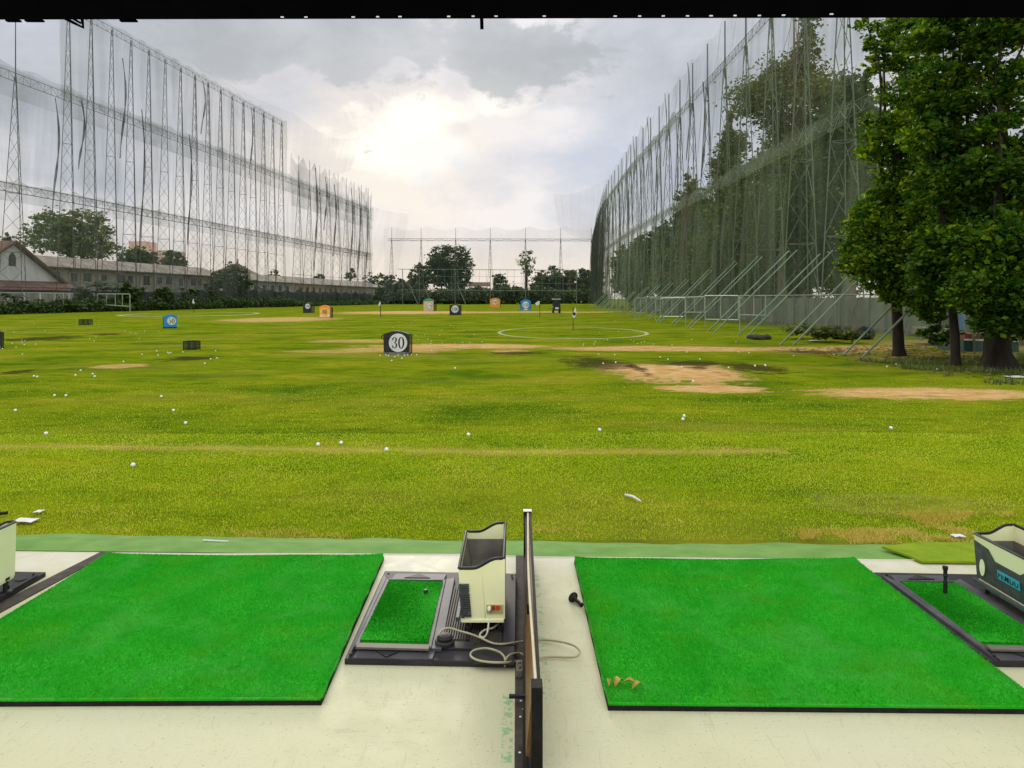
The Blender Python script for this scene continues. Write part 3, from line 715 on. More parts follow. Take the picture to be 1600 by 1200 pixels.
MB().bar((xt(4.08)-.014, 4.08, HB-.03), (xt(2.9)-.013, 2.9, HB-.04), .010, .04).build('side_rail', M_DIVB, t)
MB().bar((xb(4.08)-.004, 4.08, .018), (xb(1.2)-.004, 1.2, .018), .018, .026).build('base_rail', M_DIVB, t)
mb = MB(); mb.bar((xt(4.1)-.002, 4.09, 0.005), (xt(4.1)-.002, 4.09, HB+.004), .044, .03); mb.build('end_post', M_DIVB, t, .003)
MB().box(xt(4.1)-.025, xt(4.1)+.021, 4.072, 4.108, HB+.004, HB+.010).build('post_cap', M_WHT, t, .002)
ed = [(xt(y)+dx_, y, HB-.004) for y, dx_ in ((4.07, .0), (3.7, -.004), (3.3, -.008), (2.9, -.006), (2.55, -.001), (2.29, .003))]
MB().tube(smooth_path(ed, 8), .0055, 8).build('edging', M_EDGE, t)
np_ = P(838, 1068, 2.28)
mb = MB(); mb.box(np_.x-.0165, np_.x+.0175, 2.22, 2.278, 0.005, HB+.010); mb.build('near_post', M_DIVB, t, .002)
cl = G(797, 1088, .03)
mb = MB(); mb.bar((cl.x-.004, cl.y, .03), (np_.x+.03, cl.y, .03), .014, .012); mb.build('foot_bar', M_BLK, t, .002)
mb = MB(); c2 = G(811, 1043, .02); mb.box(c2.x-.012, c2.x+.014, c2.y-.05, c2.y+.035, .006, .034); mb.lathe([(.009, 0), (.009, .012)], (c2.x, c2.y, .034), n=6); mb.lathe([(.007, 0), (.007, .012)], (c2.x+.003, c2.y-.03, .034), n=6)
mb.build('clamp', M_METAL, t, .003)
mb = MB()
for px in ((814, 1095), (818, 1108), (813, 1120), (812, 1176), (811, 1058)):
    p = G(*px, .0055); mb.lathe([(.004, 0), (.0045, .0012)], (p.x, p.y, .0052), n=9)
struct(mb.build('paint_speck', M_WHT))

# ------------------------------------------------------------------ fallen things near the tees
M_LEAF = pmat('dry_leaf', (.30, .18, .03), (.52, .36, .08), 30, .7, .2)
lf = G(980, 1072, .034)
t = thing('dry_leaf', 'curled brown dry leaf on the near left corner of the right mat', 'leaf', (lf.x, lf.y, .034))
def curl(cx, cy, ang, ln, wd, lift):
    mb = MB(); vs = []
    for i in range(7):
        s = i/6; w = wd*math.sin(math.pi*(.08+.9*s))
        for j in (-1, 0, 1):
            a = Vector((s*ln-ln/2, j*w, lift*math.sin(s*3)+abs(j)*w*.8)); a.rotate(Matrix.Rotation(ang, 3, 'Z'))
            vs.append((lf.x+cx+a.x, lf.y+cy+a.y, .034+a.z))
    mb.add(vs, [(i*3+j, i*3+j+1, i*3+j+4, i*3+j+3) for i in range(6) for j in range(2)], True); return mb
for n_, a in (('blade', (-.03, .012, .9, .05, .012, .016)), ('blade', (.01, 0, -.4, .06, .010, .02)), ('blade', (.035, -.012, .5, .05, .010, .014)), ('blade', (-.065, .012, 1.4, .03, .008, .016))):
    o = curl(*a).build(n_, M_LEAF, t); m_ = o.modifiers.new('s', 'SOLIDIFY'); m_.thickness = .001
M_PAPER = pmat('white_paper', (.62, .62, .56), (.75, .75, .70), 12, .7, .2)
def litter(px, py, w, l, label, name='paper_scrap', ang=0., mat=M_PAPER):
    p = GG(px, py); mb = MB(); vs = []
    for i in range(4):
        for j in range(3):
            a = Vector(((i/3-.5)*w, (j/2-.5)*l, .02+.012*mnoise.noise(Vector((i*1.7+px, j*2.1, 0))))); a.rotate(Matrix.Rotation(ang, 3, 'Z')); vs.append(p+a)
    mb.add(vs, [(i*3+j, i*3+j+1, i*3+j+4, i*3+j+3) for i in range(3) for j in range(2)])
    o = mb.build(name, mat); o.modifiers.new('s', 'SOLIDIFY').thickness = .002
    return tag(o, label, 'litter')
litter(40, 817.5, .14, .10, 'white paper scrap in the grass beside the left dispenser')
litter(61, 803, .05, .07, 'small pale scrap in the grass above the white paper scrap')
litter(1497, 842, .07, .06, 'small pale scrap in the grass left of the right dispenser')
litter(1592, 590, .5, .35, 'pale flat sheet on the ground by the thickest tree trunk')
litter(1275, 533, .5, .35, 'grey white scrap on bare ground under the right net')
p0, p1 = GG(977, 777), GG(1001, 787)
tag(MB().tube([p0+Vector((0, 0, .02)), p0.lerp(p1, .5)+Vector((0, 0, .03)), p1+Vector((0, 0, .02))], [.008, .011, .007], 7).build('pale_stick', M_PAPER), 'pale stick lying in the grass ahead of the right bay', 'stick')
p0, p1 = G(318, 848, -.03), G(357, 850, -.03)
tag(MB().tube([p0+Vector((0, 0, .015)), p1+Vector((0, 0, .015))], .005, 6).build('white_straw', M_PAPER), 'thin white straw on the green edge ahead of the left mat', 'straw')
p = GG(2, 809); tag(MB().tube([p+Vector((-.12, 0, .02)), p+Vector((.03, .02, .03))], .012, 6).build('dark_stick', M_BLK), 'short dark stick in the grass at the left edge', 'stick')

# ------------------------------------------------------------------ roof edge
M_ROOF = pmat('black_fascia', (.0012, .0012, .0013), (.002, .002, .002), 6, 1., 0.)
za, zb_ = P(-200, 31.5, 3.6), P(1800, 25.5, 3.6)
t = thing('roof_edge', 'black roof edge beam across the top of the view', 'roof edge', (0, 3.6, za.z))
mb = MB(); A = Vector((-3.6, 3.6, P(0, 31.5, 3.6).z)); B = Vector((3.6, 3.6, P(1600, 26.5, 3.6).z))
mb.add([A, B, B+Vector((0, .22, .10)), A+Vector((0, .22, .10)), A+Vector((0, 0, .5)), B+Vector((0, 0, .5)), B+Vector((0, .22, .5)), A+Vector((0, .22, .5))],
       [(3, 2, 1, 0), (4, 5, 6, 7), (0, 1, 5, 4), (1, 2, 6, 5), (2, 3, 7, 6), (3, 0, 4, 7)])
mb.build('fascia', M_ROOF, t)
M_RIV = pmat('rivet_glint', (.7, .68, .64), None, 10, .5, .3)  # light on the small heads painted in as a pale colour
for px, py in ((441, 27), (478, 27), (552, 27), (590, 26.5), (625, 26.3), (701, 26), (739, 25.7), (775, 25.6), (850, 25.5), (961, 25.5), (999, 25.5), (1036, 25.3), (1074, 25.2), (1111, 25), (1148, 24.6), (1186, 24.6), (1224, 24), (1299, 22.3)):
    p = P(px, py, 3.597); MB().box(p.x-.006-.003*random.random(), p.x+.008, p.y-.004, p.y+.001, p.z-.0028, p.z+.0028).build('rivet_glint', M_RIV, t)
a, b_, c_ = P(100, 28, 3.64), P(130, 43, 3.64), P(128, 28, 3.64)
mb = MB(); mb.tube([a, a.lerp(b_, .5), b_, c_], .008, 6); mb.tube([a+Vector((.02, 0, .01)), P(126, 36, 3.64)], .006, 6); mb.build('hook', M_ROOF, t)
a, b_ = P(752.5, 26, 3.64), P(753, 45, 3.64)
mb = MB(); mb.bar(a, b_, .017, .017); mb.build('bracket', M_ROOF, t)
for x0, x1 in ((10, 32), (40, 68), (188, 214)):
    a, b_ = P(x0, 32.4, 3.63), P(x1, 32.6, 3.63); MB().bar(a, b_, .02, .008).build('sagging_edge', M_ROOF, t)

# ------------------------------------------------------------------ net walls
M_STEEL = pmat('tower_steel', (.055, .052, .038), (.10, .095, .065), .25, .6, .3)
M_STEELG = pmat('green_painted_steel', (.085, .12, .085), (.15, .18, .12), .8, .55, .3)
def XL(d): return -58+.121*(d-84)
def XR(d):
    return 15. if d < 95 else 15.+(d-95)*.03 if d < 130 else 16.05+(d-130)*.085
def tri_tower(h, half, tophalf, levels, lr, br):
    base = [Vector((-half, -half*.58, 0)), Vector((half, -half*.58, 0)), Vector((0, half*1.15, 0))]
    tp = [v*(tophalf/half)+Vector((0, 0, h)) for v in base]
    legs = []
    for i in range(3):
        legs.append(MB().tube([base[i], tp[i]], lr, 4, False))
    br_ = MB(); zs = [h*(1-(1-k/levels)**1.15) for k in range(levels+1)]
    for i in range(3):
        j = (i+1) % 3
        for k in range(levels):
            a = base[i if k % 2 else j].lerp(tp[i if k % 2 else j], zs[k]/h); b = base[j if k % 2 else i].lerp(tp[j if k % 2 else i], zs[k+1]/h)
            br_.tube([a, b], br, 3, False)
            if k in (levels//2, levels//4):
                br_.tube([base[i].lerp(tp[i], zs[k]/h), base[j].lerp(tp[j], zs[k]/h)], br, 3, False)
    return legs, br_
def make_tower(spec, mat, label, cat, group, mast=None):
    legs, br_ = tri_tower(*spec)
    t = thing('lattice_tower', label, cat, (0, 0, 0), group)
    for l in legs: l.build('leg', mat, t)
    br_.build('bracing', mat, t)
    if mast: MB().tube([(0, 0, spec[0]-.6), (0, 0, mast)], [.07, .05], 5, False).build('mast', mat, t)
    return t
LT, LM, LLO = 39.3, 27.6, 14.6
tall = make_tower((LT, 1.25, .10, 20, .046, .023), M_STEEL, '', 'lattice tower', 'lattice towers of the left net wall')
shortL = make_tower((LM, 1.6, .10, 13, .046, .024), M_STEEL, '', 'lattice tower', 'lattice towers of the left net wall', 34)
dl = [86.0]+[94.6+4.2*i for i in range(16)]+[166.5+6.2*i for i in range(9)]
usedt = usedS = False
for i, d in enumerate(dl):
    istall = 1 <= i <= 16
    src = tall if istall else shortL
    if istall: o = src if not usedt else copy_tree(src); usedt = True
    else: o = src if not usedS else copy_tree(src); usedS = True
    o.location = (XL(d), d, -.35); o.rotation_euler = (0, 0, random.choice((0, .1, -.08)))
    o['label'] = ('tall' if istall else 'shorter')+' lattice tower of the left net wall, '+ORD[i]+' from its near end'
def girder(name, label, a, b, depth, cell, mat, r=.05, cat='girder', group=None, z_a=None):
    a, b = Vector(a), Vector(b); n = max(2, int((b-a).length/cell))
    t = thing(name, label, cat, a.lerp(b, .5), group)
    dn = Vector((0, 0, -depth))
    MB().tube([a, b], r, 4, False).build('top_chord', mat, t); MB().tube([a+dn, b+dn], r, 4, False).build('bottom_chord', mat, t)
    mb = MB()
    for i in range(n):
        p, q_ = a.lerp(b, i/n), a.lerp(b, (i+1)/n)
        mb.tube([p, p+dn], r*.55, 3, False); mb.tube([p+dn, q_] if i % 2 else [p, q_+dn], r*.55, 3, False)
    mb.build('web', mat, t)
    return t
gl = 'girders tying the net towers'
girder('truss_girder', 'highest lattice girder along the tall left towers', (XL(94.6)+.2, 94.6, LT-.2), (XL(158)+.2, 158, LT-.2), .9, 1.0, M_STEEL, .032, group=gl)
girder('truss_girder', 'middle lattice girder running the whole left net wall', (XL(76)+.2, 76, LM), (XL(216)+.2, 216, LM), 1.0, 1.1, M_STEEL, .034, group=gl)
girder('truss_girder', 'lowest lattice girder running along the left net wall', (XL(76)+.6, 76, LLO), (XL(216)+.6, 216, LLO), .95, 1.1, M_STEEL, .042, group=gl)
# right wall
rt_h, rl_h = 18.4, 10.
rt = make_tower((18.7, 1.0, .09, 9, .034, .018), M_STEELG, '', 'lattice tower', 'lattice towers of the right net wall', 22.2)
dr = [20.4+4.87*i for i in range(28)]
for i, d in enumerate(dr):
    o = rt if i == 0 else copy_tree(rt)
    o.location = (XR(d)+.7, d, -.3); o.rotation_euler = (0, 0, R(90)+random.choice((0, .12, -.1)))
    o['label'] = 'slim lattice tower of the right net wall, '+ORD[i]+' from its near end'
def poly_girder(label, ds, z, dp, cell, xo, r):
    t = thing('truss_girder', label, 'girder', (XR(ds[0]), ds[0], z), gl)
    pts = [Vector((XR(d)+xo, d, z)) for d in ds]; dn = Vector((0, 0, -dp))
    MB().tube(pts, r, 4, False).build('top_chord', M_STEELG, t); MB().tube([p+dn for p in pts], r, 4, False).build('bottom_chord', M_STEELG, t)
    mb = MB()
    for a, b in zip(pts, pts[1:]):
        n = max(1, int((b-a).length/cell))
        for i in range(n):
            p, q_ = a.lerp(b, i/n), a.lerp(b, (i+1)/n)
            mb.tube([p, p+dn], r*.6, 3, False); mb.tube([p+dn, q_] if i % 2 else [p, q_+dn], r*.6, 3, False)
    mb.build('web', M_STEELG, t)
poly_girder('upper lattice girder running along the right net wall', [18, 50, 95, 112, 130, 190], rt_h, .55, .7, .1, .022)
poly_girder('lower lattice girder running along the right net wall', [18, 50, 95, 112, 130, 190], rl_h, .55, .7, -.1, .022)

M_NETL = netmat('net_left', (.19, .22, .19), .09, .42, (1, .45, .05), 1.)
M_NETL2 = netmat('net_left_band', (.15, .18, .15), .10, .44, (1, .22, .25), 1.)
M_NETR = netmat('net_right', (.18, .205, .14), .09, .50, (.3, .9, .05), 1.1, .35)
M_NETR2 = netmat('net_right_low', (.22, .265, .17), .16, .60, (.3, .55, .06), 1.0, .3, .42, .62)
M_NETU = netmat('net_right_upper', (.14, .15, .13), .01, .32, (.3, 1.1, .08), 1., .35)
M_NETB = netmat('net_back', (.22, .25, .25), .04, .16, (.12, 1, .04), 1.)
M_NETD = netmat('net_dense', (.06, .07, .05), .30, .85, (.3, 1.2, .05), 1., .25)
M_CLOTH = pmat('dark_shade_cloth', (.014, .024, .018), (.03, .042, .03), .8, .9, .1, sc3=(1, 1, .3))
def sheet(name, label, cat, A, nu, nv, mat, amp, grp=None, seed=0., parent=None):
    """A(u,v) gives the resting point; the cloth is pushed in and out into folds."""
    mb = MB(); vs = []
    for j in range(nv+1):
        v = j/nv
        for i in range(nu+1):
            u = i/nu; p = Vector(A(u, v))
            s = mnoise.noise(Vector((p.y*.45+p.x*.3, p.z*.05, seed)))+.5*mnoise.noise(Vector((p.y*1.3+p.x, p.z*.08, seed+4)))
            k = amp*s*math.sin(math.pi*min(1, .12+v*.88)); vs.append((p.x+k, p.y+k*.4, p.z))
    mb.add(vs, [(j*(nu+1)+i, j*(nu+1)+i+1, (j+1)*(nu+1)+i+1, (j+1)*(nu+1)+i) for j in range(nv) for i in range(nu)], True)
    o = mb.build(name, mat, parent)
    if label: tag(o, label, cat, grp)
    return o
GN = 'safety nets round the range'
lx = .9
def lw(d0, d1, z0, z1, sag=0., n=16, off=lx, tilt=0.):
    def A(u, v):
        d = d0+(d1-d0)*u; zt = z1-sag*abs(math.sin(math.pi*u*n))
        return (XL(d)+off+tilt*v, d, zt+(z0-zt)*v)
    return A
n1 = sheet('safety_net', 'pale upper net hanging between the highest and middle left girders', 'net', lw(92, 158, LM-1, LT+.1, .3), 130, 10, M_NETL, .5, GN, 1)
sheet('safety_net', 'net hanging between the middle and lowest left girders', 'net', lw(76, 217, LLO-.6, LM+.2, .2), 200, 8, M_NETL, .6, GN, 2)
sheet('safety_net', 'net below the lowest girder of the left wall', 'net', lw(76, 217, 1.2, LLO+.1, 0), 200, 6, M_NETL, .4, GN, 3)
sheet('safety_net', 'doubled band of net along the middle left girder', 'net', lw(82, 217, LM-3.4, LM+.6, .4, 25, 1.3), 160, 4, M_NETL2, .5, GN, 4)
sheet('safety_net', 'torn strip of net drooping from the lowest left girder', 'net', lw(80, 216, LLO-2.2, LLO+.4, .5, 30, 1.5), 160, 4, M_NETL2, .6, GN, 5)
sheet('safety_net', 'dark net sagging between the far left masts', 'net', lw(160, 217, LM-6, 33.2, 2.2, 9, 1.1), 90, 10, M_NETL2, .8, GN, 6)
# gathered rope-like folds hanging at some towers
M_FOLD = netmat('gathered_net', (.06, .06, .05), .35, .85, (1, 1, .3), 2., .3)
def folds(parent, items):
    for x, y, z1, z0, r, sw in items:
        pts = [(x+sw*math.sin(k*.5), y+sw*.6*math.sin(k*.7), z1+(z0-z1)*k/8) for k in range(9)]
        MB().tube(pts, [r*(.3+1.0*math.sin(math.pi*(k+.6)/9.5)*(.6+.4*math.sin(k*2.1+y))) for k in range(9)], 7, False).build('gathered_fold', M_FOLD, parent)
folds(n1, [(XL(d)+1.3, d, z1, z0, .14, .35) for d, z1, z0 in ((103.2, 35, 21), (95, 27, 18), (90.5, 26, 12), (124, 38, 29), (141, 38, 25), (107.5, 29, 8), (119.9, 28, 10))])
folds(bpy.data.objects['safety_net.005'], [(XL(d)+1.3, d, z1, z0, .22, .4) for d, z1, z0 in ((172.7, 32, 8), (178.9, 31, 18), (185, 30, 12), (197.5, 31, 9), (203.7, 32, 6), (210, 29, 5))])
# loose sheets flying beyond the end of the tall part and at the far corner
def quadsheet(q, sag):
    q = [Vector(p) for p in q]
    def A(u, v):
        p = q[0].lerp(q[1], u).lerp(q[3].lerp(q[2], u), v)
        return (p.x, p.y, p.z-sag*math.sin(math.pi*u))
    return A
sheet('safety_net', 'loose faint net corner floating past the end of the tall left towers', 'net', quadsheet([P(300, 95, 150), P(458, 176, 165), P(452, 235, 165), P(380, 200, 150)], 1.), 14, 10, M_NETB, .4, GN, 7)
sheet('safety_net', 'faint net sail hanging from the far end of the tall left towers', 'net', quadsheet([P(456, 174, 165), P(566, 212, 200), P(548, 266, 200), P(455, 240, 165)], 3.), 20, 12, M_NETB, .5, GN, 8)
sheet('safety_net', 'pale net falling from the left corner toward the back net', 'net', quadsheet([P(452, 245, 170), P(640, 335, 222), P(612, 470, 222), P(560, 470, 215)], 3.), 24, 20, M_NETB, .6, GN, 9)
# right wall nets
def rw(d0, d1, z0f, z1f, off, sag=0., n=20):
    def A(u, v):
        d = d0+(d1-d0)*u**1.25; zt = z1f-sag*abs(math.sin(math.pi*d/4.87))
        return (XR(d)+off-.5*v, d, zt+(z0f-zt)*v)
    return A
sheet('safety_net', 'thin net hung from the mast tops of the right wall', 'net', rw(18, 185, rt_h-1.2, 22., .3, .7), 320, 8, M_NETU, .5, GN, 11)
n2 = sheet('safety_net', 'streaked net between the upper and lower right girders', 'net', rw(18, 185, rl_h-.5, rt_h+.1, .2, .1), 320, 10, M_NETR, .55, GN, 12)
sheet('safety_net', 'heavy green net hanging low along the right wall', 'net', rw(18, 185, .25, rl_h+.1, .1, .1), 320, 10, M_NETR2, .55, GN, 13)
sheet('safety_net', 'dark doubled band of net below the lower right girder', 'net', rw(32, 185, rl_h-1.1, rl_h+.3, -.25, .25), 260, 3, M_NETR2, .2, GN, 14)
sheet('safety_net', 'dense dark net curtain at the far end of the right wall', 'net', rw(120, 190, .2, rt_h-.6, -.5, .4), 120, 10, M_NETD, .8, GN, 15)
sheet('safety_net', 'brownish band of net along the upper right girder', 'net', rw(64, 185, rt_h-2.0, rt_h+.3, -.1, .6), 200, 4, M_NETR2, .3, GN, 16)
folds(n2, [(XR(d*1.22)+.0, d*1.22, z1*1.2, z0*1.2, r*.6, .22) for d, z1, z0, r in ((47.6, 15.4, 9, .16), (55.5, 15.2, 6, .12), (63.4, 15, 5, .14), (71.2, 15, 3, .16), (79.1, 15, 2, .2), (87, 15, 2, .22), (94.8, 15, 1, .25), (100.7, 15, 1, .3), (59.5, 18, 12, .1), (67.3, 18, 12, .1), (75.2, 18, 12, .12), (51.7, 18, 11, .12), (39.8, 8.6, 1, .18), (31.9, 8.6, 1, .16), (36, 8.4, .5, .22), (44, 8.4, .5, .2))])
# back wall
DB = 224.
t = None
bx = [612, 658, 712, 766, 821, 876, 924]
bt = make_tower((19.5, 1.1, .09, 9, .04, .02), M_STEEL, '', 'lattice tower', 'lattice towers of the back net wall', 23.2)
for i, x in enumerate(bx):
    o = bt if i == 0 else copy_tree(bt); p = P(x, 470, DB); o.location = (p.x, DB, -.3)
    o['label'] = 'distant lattice tower of the back net wall, '+ORD[i]+' from the left'
a, b_ = P(606, 373, DB), P(926, 373.5, DB)
girder('truss_girder', 'thin girder across the towers of the back net wall', a, b_, .6, 2.5, M_STEEL, .06, group=gl)
def bn(x0, x1, y0, y1, sag, d):
    def A(u, v):
        x = x0+(x1-x0)*u; yt = y0+sag*abs(math.sin(math.pi*(x-612)/54)); return P(x, yt+(y1-yt)*v, d)
    return A
sheet('safety_net', 'pale scalloped net across the back of the range', 'net', bn(600, 930, 353, 470, 7, DB-.6), 90, 14, M_NETB, .4, GN, 20)
sheet('safety_net', 'pale net sail at the right end of the back wall', 'net', quadsheet([P(864, 303, 215), P(950, 278, 170), P(938, 375, 170), P(872, 352, 215)], 1.5), 16, 12, M_NETB, .4, GN, 21)
# grid fence in front of the back wall
t = thing('grid_fence', 'tall pale pipe and wire grid fence in front of the back trees', 'fence', (0, 212, -.3))
for y in (421.5, 454): MB().tube([P(622, y-1, 212), P(902, y+.8, 212)], .075, 4, False).build('rail', M_STEELG, t)
for x in (629, 655, 711, 766, 821, 901):
    p = P(x, 421, 212); MB().tube([(p.x, 212, -.3), p], .10, 5, False).build('post', M_STEELG, t)
mb = MB()
for i in range(26): p = P(629+i*10.9, 421, 212); mb.tube([(p.x, 212.1, 2.2), (p.x, 212.1, p.z)], .035, 3, False)
for y in (432, 443): mb.tube([P(655, y, 212.1), P(902, y, 212.1)], .035, 3, False)
for x in (640, 662, 715): mb.tube([P(x, 445, 212), (P(x+13, 470, 206).x, 206, -.3)], .09, 4, False)
mb.build('mesh', M_STEELG, t)

# braces of the right wall
feet = [(1317.6, 555, 1345.8, 560.5), (1219, 538.6, 1240, 538.6), (1153, 525, 1165, 527.6), (1106, 518, 1115.6, 520), (1073, 511.6, 1079, 512.4), (1048, 508, 1054, 508.3), (1026, 503, 1031, 503.5), (1009, 499, 1014, 499.4),
        (993, 495.5, 998, 496), (980, 493, 984, 493.4), (968, 491, 971.5, 491.3), (957, 489, 960, 489.3), (947, 487, 950, 487.2), (938, 485.5, 941, 485.7), (929, 484, 932, 484.2), (921, 482.7, 924, 482.9)]
M_BRACE = pmat('pale_green_pipe', (.12, .20, .13), (.22, .29, .19), 1.2, .55, .3)
for i, (xa, ya, xb, yb) in enumerate(feet):
    pa, pb = GG(xa, ya), GG(xb, yb)
    if i == 0: pb = Vector((pa.x+.62, pa.y-.1, pa.z))
    h = 3.9; w = 1.85 if i else 2.6
    if i == 0: pb = GG(1345.8, 560.5)
    t = thing('brace_pair', 'pair of slanting pale green brace pipes by the right net, '+ORD[i]+' from near end', 'brace', pa, 'brace pipes along the right net wall')
    for p in (pa, pb):
        k_ = XR(p.y)-p.x-.45; up = Vector((k_, .2, k_*.98))
        MB().tube([p-up*.03, p+up], .034 if i < 6 else .04, 8).build('pipe', M_BRACE, t)
# low pipe frames standing along the right wall
M_FRAME = pmat('cream_green_pipe', (.22, .27, .17), (.32, .36, .25), 2, .5, .3)
def pipe_frame(label, d0, x0, x1, d1, ytop, ymid, mids, legs=(True, False), r=.035):
    t = thing('pipe_frame', label, 'pipe frame', (P(x0, 470, d0).x, d0, -.3), 'pipe frames along the net walls')
    a0, a1 = P(x0, ytop[0], d0), P(x1, ytop[1], d1); m0, m1 = P(x0, ymid[0], d0), P(x1, ymid[1], d1)
    MB().tube([a0, a1], r, 5).build('rail', M_FRAME, t); MB().tube([m0, m1], r, 5).build('rail', M_FRAME, t)
    for q, (top_, low, lg) in enumerate(((a0, m0, legs[0]), (a1, m1, legs[1]))):
        MB().tube([(top_.x, top_.y, zg(top_.x, top_.y)-.05 if lg else low.z), top_], r, 5).build('post', M_FRAME, t)
    for s in mids: MB().tube([m0.lerp(m1, s), a0.lerp(a1, s)], r*.8, 5).build('upright', M_FRAME, t)
pipe_frame('nearest pale pipe frame by the right net braces', G(800, 520).y, 1156, 1196, G(800, 520).y, (462, 462), (492, 493), (.55,))
pipe_frame('long pipe frame behind the nearest one by the right net', G(800, 512).y, 1102, 1154, G(800, 519).y, (462, 462), (499, 500), (.5,))
pipe_frame('third pipe frame from the near end of the right wall', G(800, 510).y, 1071.5, 1101, G(800, 511).y, (465, 464), (488, 488), (.48,))
pipe_frame('fourth pipe frame from the near end of the right wall', G(800, 503).y, 1032, 1070.5, G(800, 509).y, (466, 465), (494.5, 494.7), (.5,))
pipe_frame('narrow pipe frame second from the far end of the right wall', G(800, 502).y, 1024.5, 1036, G(800, 502).y, (467.5, 467.5), (485, 485), ())
pipe_frame('farthest small pipe frame by the right net wall', G(800, 501).y, 992, 1010, G(800, 501).y, (465.6, 465.6), (489, 489), (.5,))
pipe_frame('small pale pipe frame at the near end of the left hedge', 90, 73, 99, 90, (458.5, 458.5), (480, 480.5), (.5,), (False, True), .07)
pipe_frame('wide pale pipe frame in front of the left hedge', 97, 152, 203, 97, (459.5, 459.5), (475.5, 479), (.28, .55, .77), (False, True), .07)
for x in (990, ):
    pass
# long wire fence behind the braces
M_WIRE = netmat('chain_link', (.28, .32, .26), .16, .28, (3, 3, 3), 1.)
t = thing('wire_fence', 'low wire fence along the foot of the right net wall', 'fence', (13.2, 30, -.3))
MB().tube([(14.3, 17, 1.62), (14.3, 80, 1.6)], .025, 5).build('rail', M_STEELG, t)
for i in range(12): MB().tube([(14.3, 18+i*4.87, -.35), (14.3, 18+i*4.87, 1.62)], .03, 5).build('post', M_STEELG, t)
MB().add([(14.32, 17, -.2), (14.32, 80, -.2), (14.32, 80, 1.6), (14.32, 17, 1.6)], [(0, 1, 2, 3)]).build('mesh', M_WIRE, t)
M_CONC = pmat('shaded_stained_concrete', (.12, .118, .09), (.27, .255, .205), .9, .85, .2, .15, sc3=(1, 1, .5))  # stain tones, darkened all over for the shade of the trees
t = thing('concrete_wall', 'stained concrete wall behind the right net', 'wall', (16.5, 40, 0))
mb = MB(); mb.box(18.0, 18.2, 14, 110, -.4, 1.5); mb.build('wall', M_CONC, t)
mb = MB()
for i in range(18): mb.box(17.88, 18.0, 16+i*4.87, 16.25+i*4.87, -.4, 1.6)
mb.build('pier', M_CONC, t)

# ------------------------------------------------------------------ trees and plants
def leaves(blobs, n, size, flat=.5, clump=.35, per=26, elong=1.6, shell=.55):
    """blobs: (x,y,z,rx,rz). Leaves sit in small clumps spread through each blob, thicker near its skin."""
    w = np.array([b[3]**1.6*b[4]**.8 for b in blobs]); w /= w.sum(); out = []; subs = []
    for b, f in zip(blobs, w):
        nc = max(2, int(n*f/per)); d = RNG.normal(size=(nc, 3)); d /= np.linalg.norm(d, axis=1)[:, None]
        rr = (shell+(1.05-shell)*RNG.random(nc)**.7)[:, None]
        lump = 1+.22*np.sin(d[:, :1]*5+b[0])*np.sin(d[:, 2:]*6+b[1])
        c = d*rr*lump*np.array([b[3], b[3], b[4]])+np.array(b[:3])
        cs = clump*b[3]*(.5+RNG.random(nc))[:, None]*.55
        k = RNG.integers(int(per*.4), int(per*1.6), nc)
        idx = np.repeat(np.arange(nc), k); m = len(idx)
        pos = c[idx]+RNG.normal(size=(m, 3))*cs[idx]*np.array([1, 1, .55])
        out.append(pos); e_ = np.flatnonzero(np.diff(idx))+1; subs += np.split(pos, e_)
    p = np.concatenate(out); m = len(p)
    ci = np.concatenate([np.full(len(o_), k_) for k_, o_ in enumerate(subs)]); ba = RNG.random(len(subs))*6.283; bt_ = RNG.normal(size=len(subs))*.35; bs_ = .7+.6*RNG.random(len(subs))
    a = ba[ci]+RNG.normal(size=m)*.9; tilt = (RNG.random(m)-.35)*1.2*(1-flat)+.2*RNG.normal(size=m)+bt_[ci]
    s = size*(.4+1.0*RNG.random(m))*bs_[ci]
    dr_ = np.stack([np.cos(a)*np.cos(tilt), np.sin(a)*np.cos(tilt), -np.sin(tilt)], 1)
    nrm = RNG.normal(size=(m, 3))*(1-flat)+np.array([0, 0, flat*1.2]); sd_ = np.cross(dr_, nrm); sd_ /= np.linalg.norm(sd_, axis=1)[:, None]+1e-9
    L_, W_ = (dr_*s[:, None]*.5*elong/1.3), (sd_*s[:, None]*.5/1.3)
    V = np.stack([p-L_, p+W_, p+L_, p-W_], 1)
    return V
M_BARK = pmat('bark', (.014, .011, .008), (.045, .036, .026), 3, .9, .15, .6, sc3=(1, 1, .25))
M_BARKR = pmat('reddish_bark', (.10, .06, .04), (.2, .13, .09), 2, .9, .15, .4, sc3=(1, 1, .25))
LF_A = leafmat('broad_leaf', [(.22, (.012, .040, .005)), (.42, (.028, .085, .006)), (.58, (.055, .13, .007)), (.70, (.14, .23, .008)), (.87, (.33, .38, .012))], .48, .5, .15)
LF_Y = leafmat('lit_broad_leaf', [(.22, (.016, .05, .005)), (.42, (.034, .10, .006)), (.56, (.075, .16, .007)), (.67, (.18, .27, .008)), (.84, (.38, .42, .012))], .48, .5, .15)  # broad leaf colours brightened for the light on the leftmost tree
LF_D = leafmat('dark_leaf', [(.2, (.016, .036, .008)), (.5, (.04, .078, .016)), (.8, (.085, .13, .026))], .25)
LF_O = leafmat('olive_leaf', [(.2, (.045, .065, .016)), (.5, (.095, .12, .026)), (.8, (.18, .19, .046))], .3)
LF_B = leafmat('banana_leaf', [(.2, (.018, .04, .010)), (.5, (.04, .07, .016)), (.8, (.08, .11, .03))], .3)
LF_L = leafmat('light_leaf', [(.2, (.04, .07, .02)), (.5, (.09, .13, .035)), (.8, (.18, .21, .07))], .35)
